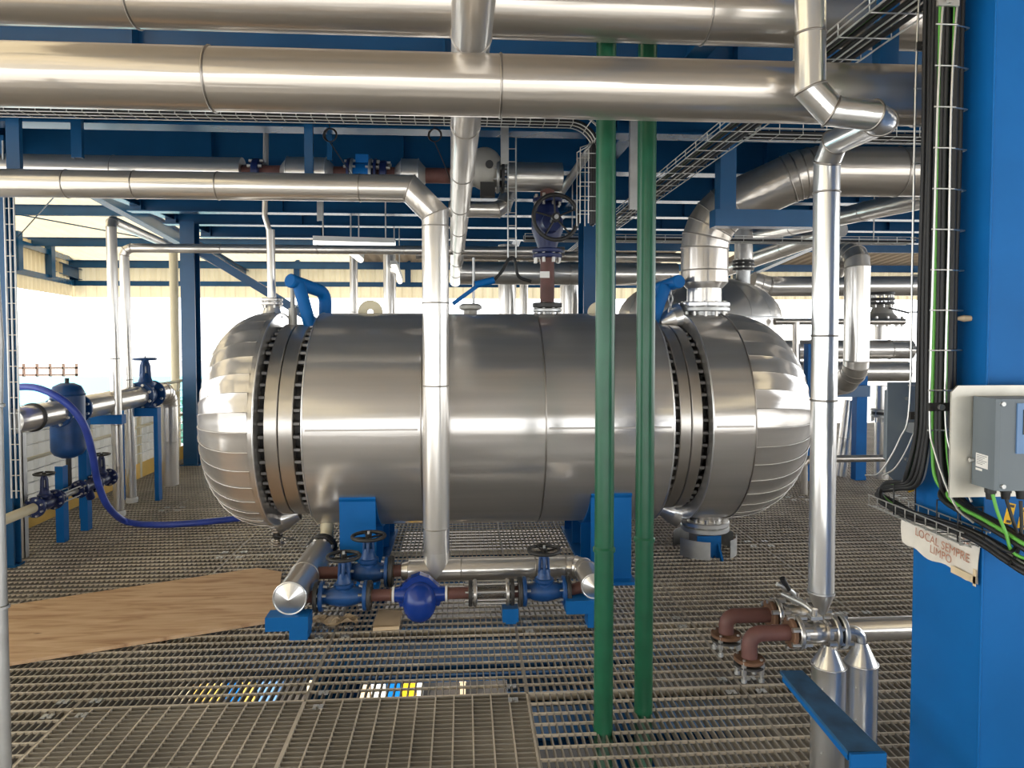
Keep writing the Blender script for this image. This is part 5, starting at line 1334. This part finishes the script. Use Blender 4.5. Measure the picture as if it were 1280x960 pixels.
# far right valve on the level pipe
c = P(1102, 402, 8.2)
t = thing('far_valve', 'grey flanged valve above the fat far pipe at the right', 'valve', c)
flange(t, c, Z3, 0.27, 0.05, 'galv', 12, 0.018, 0.12)
MB().lathe([(0.03, 0.2), (0.10, 0.13), (0.18, 0.10), (0.20, 0.10)], c, Z3, 24).build('body', 'grey_valve', t)
MB().lathe([(-0.22, 0.10), (0, 0.10)], c, Z3, 24).build('neck', 'clad', t)
for k in (0.22, 0.27, 0.34): flange(t, c + V((0, 0, k)), Z3, 0.14, 0.03, 'dark_steel', 8 if k < 0.3 else 0, 0.014, 0.10)
MB().tube([c + V((0.02, -0.12, 0.16)), c + V((0.24, -0.16, 0.10))], 0.012, 6).build('lever', 'dark_steel', t)
# far blue frame
t = thing('pipe_stand', 'far blue frame of posts and beam beyond the vessel right end', 'support', P(1040, 605, 7.5))
for x, w in ((1012, 0.075), (1076, 0.12)):
    q = P(x, 600, 7.5).x
    MB().bx(q - w / 2, q + w / 2, 7.5, 7.6, 0, P(x, 430 if x < 1050 else 470, 7.5).z).build('post', 'blue', t)
MB().bx(P(1018, 488, 7.45).x, P(1086, 488, 7.45).x, 7.42, 7.5, P(1050, 496, 7.45).z, P(1050, 482, 7.45).z).build('beam', 'blue_beam', t)
# upright vessel behind
VY, VXX = 8.4, P(872, 400, 8.4).x; VR = P(968, 400, 8.4).x - VXX; zs = P(900, 398, 8.4).z; zt = P(900, 345, 8.4).z
t = thing('upright_vessel', 'large upright silver-clad vessel with a domed head behind the main one', 'vessel', (VXX, VY, 0))
MB().lathe([(0, 0), (0, VR), (zs, VR)], (VXX, VY, 0), Z3, 56).build('shell', 'clad', t)
n = 20; pr = [((zt - zs) * math.sin(k * PI / 2 / 10), VR * math.cos(k * PI / 2 / 10) + 0.003) for k in range(11)]
for g in range(n):
    MB().lathe(pr, (VXX, VY, zs), Z3, 4, smooth=True, a0=2 * PI * g / n, a1=2 * PI * (g + 1) / n - 0.004).build('head_gore', 'clad', t)
MB().torus((VXX, VY, zs), Z3, VR + 0.003, 0.012, 56, 6).build('seam_band', 'clad_bright', t)
c = P(929, 345, 8.2)
t = thing('vessel_nozzle', 'silver pipe with black flanges on top of the upright rear vessel', 'pipe', c)
MB().cyl(c + V((0, 0, -0.12)), c + V((0, 0, 0.10)), 0.08, 20).build('nozzle', 'galv', t)
for k in (0.08, 0.13, 0.17): flange(t, c + V((0, 0, k)), Z3, 0.125, 0.03, 'dark_steel', 8 if k == 0.13 else 0, 0.013, 0.14)
MB().cyl(c + V((0, 0, 0.18)), c + V((0, 0, 0.62)), 0.105, 24).build('cladding', 'clad', t)
# far uprights seen above the vessel
for x, y0, Y, r, lab in ((442, 326, 10, 0.055, 'thin far upright pipe left of the cream lug'), (487, 330, 9.6, 0.085, 'pale far upright pipe right of the cream lug'),
                         (634, 330, 9.4, 0.12, 'stout pale upright pipe behind the conduit loop'), (655, 340, 9.8, 0.06, 'thinner upright pipe right of the stout pale one'),
                         (713, 342, 9.6, 0.14, 'stout silver upright pipe behind the red-brown riser'), (729, 335, 8.8, 0.02, 'thin dark green upright pipe left of the dark blue column')):
    a = P(x, y0, Y)
    pipe('far_upright', lab, 'pipe', [V((a.x, Y, 0)), V((a.x, Y, min(a.z + 0.25, 2.95)))], r, 'green' if r == 0.02 else 'clad', joint=0.9, bead_r=0.004)
pipe('far_header', 'level silver pipe behind the handwheel riser at eave height', 'pipe', [P(575, 341, 8.0), P(845, 343, 8.0)], 0.13, 'clad', joint=1.0, bead_r=0.004)
pipe('far_header', 'thinner level silver pipe above the far header', 'pipe', [P(520, 318, 8.8), P(850, 322, 8.8)], 0.06, 'clad_warm', joint=1.2, bead_r=0.003)
# shackle and chain on the right flange
c = P(838, 398, 5.1); c.z = TZ + 0.70
t = thing('lifting_chain', 'short steel chain and shackle above the right girth flange', 'chain', c)
for k in range(7):
    q = c + V((0, 0, 0.03 + 0.045 * k))
    n = 12; A_ = X3 if k % 2 else Y3
    MB().tube([q + (A_ * math.cos(2 * PI * j / n) * 0.016 + Z3 * math.sin(2 * PI * j / n) * 0.030) for j in range(n)], 0.006, 6, closed=True).build('link', 'galv', t)
# drain cock hanging from the big nozzle flange
c = P(903, 400, 4.98)
t = thing('drain_cock', 'tiny steel drain cock below the big nozzle flange', 'valve', c)
MB().tube(spline([c + V((0.0, 0.1, 0.04)), c + V((0, 0, 0.02)), c + V((-0.01, -0.01, -0.03)), c + V((0.02, -0.02, -0.05))], 5), 0.008, 8).build('spout', 'bolt_steel', t)
MB().bx(c.x - 0.03, c.x - 0.018, c.y - 0.02, c.y, c.z - 0.05, c.z - 0.005).build('lever', 'dark_steel', t)

# ================================================================== OUTSIDE AND BELOW
t = thing('shed', 'pale shed with a turquoise roof outside beyond the left railing', 'building', (-21, 44, -6.2))
MB().bx(-30, -15, 40, 50, -6.2, -2.6).build('wall', 'white', t)
MB().prism([(-30.5, 39.5, -2.6), (-30.5, 50.5, -2.6), (-30.5, 45, -1.1)], (16, 0, 0)).build('roof', 'teal', t)
t = thing('pipe_rack', 'distant brown pipe rack outside at the far left', 'rack', (-30, 52, -6.2))
for k in range(7): MB().bx(-33 + k * 0.9, -32.9 + k * 0.9, 52, 52.2, -6.2, -0.6).build('post', 'brownish', t)
for z in (-2.2, -1.4, -0.9): MB().bx(-33, -27.5, 52, 52.2, z - 0.06, z + 0.06).build('beam', 'brownish', t)
for x, y, h, lab in ((-3.2, 30, 5.4, 'small green tree outside, left of the vessel dome'), (-12.5, 34, 4.6, 'hazy green tree outside behind the left column')):
    t = thing('tree', lab, 'tree', (x, y, -6.2))
    MB().cyl((x, y, -6.2), (x, y, -6.2 + h * 0.5), 0.14, 8).build('trunk', 'brownish', t)
    random.seed(int(h * 10)); mb = MB()
    for k in range(260):
        v = V((random.gauss(0, 1), random.gauss(0, 1), random.gauss(0, 1))).normalized() * random.uniform(0.5, 1) ** 0.5
        c = V((x, y, -6.2 + h * 0.75)) + V((v.x * 1.1, v.y * 1.1, v.z * h * 0.3))
        a, b = V((random.uniform(-1, 1), random.uniform(-1, 1), random.uniform(-1, 1))).normalized() * 0.22, V((random.uniform(-1, 1), random.uniform(-1, 1), random.uniform(-1, 1))).normalized() * 0.13
        mb.add([c - a, c + b, c + a, c - b], [(0, 1, 2, 3)])
    mb.build('foliage', 'leaf', t, kind='stuff')
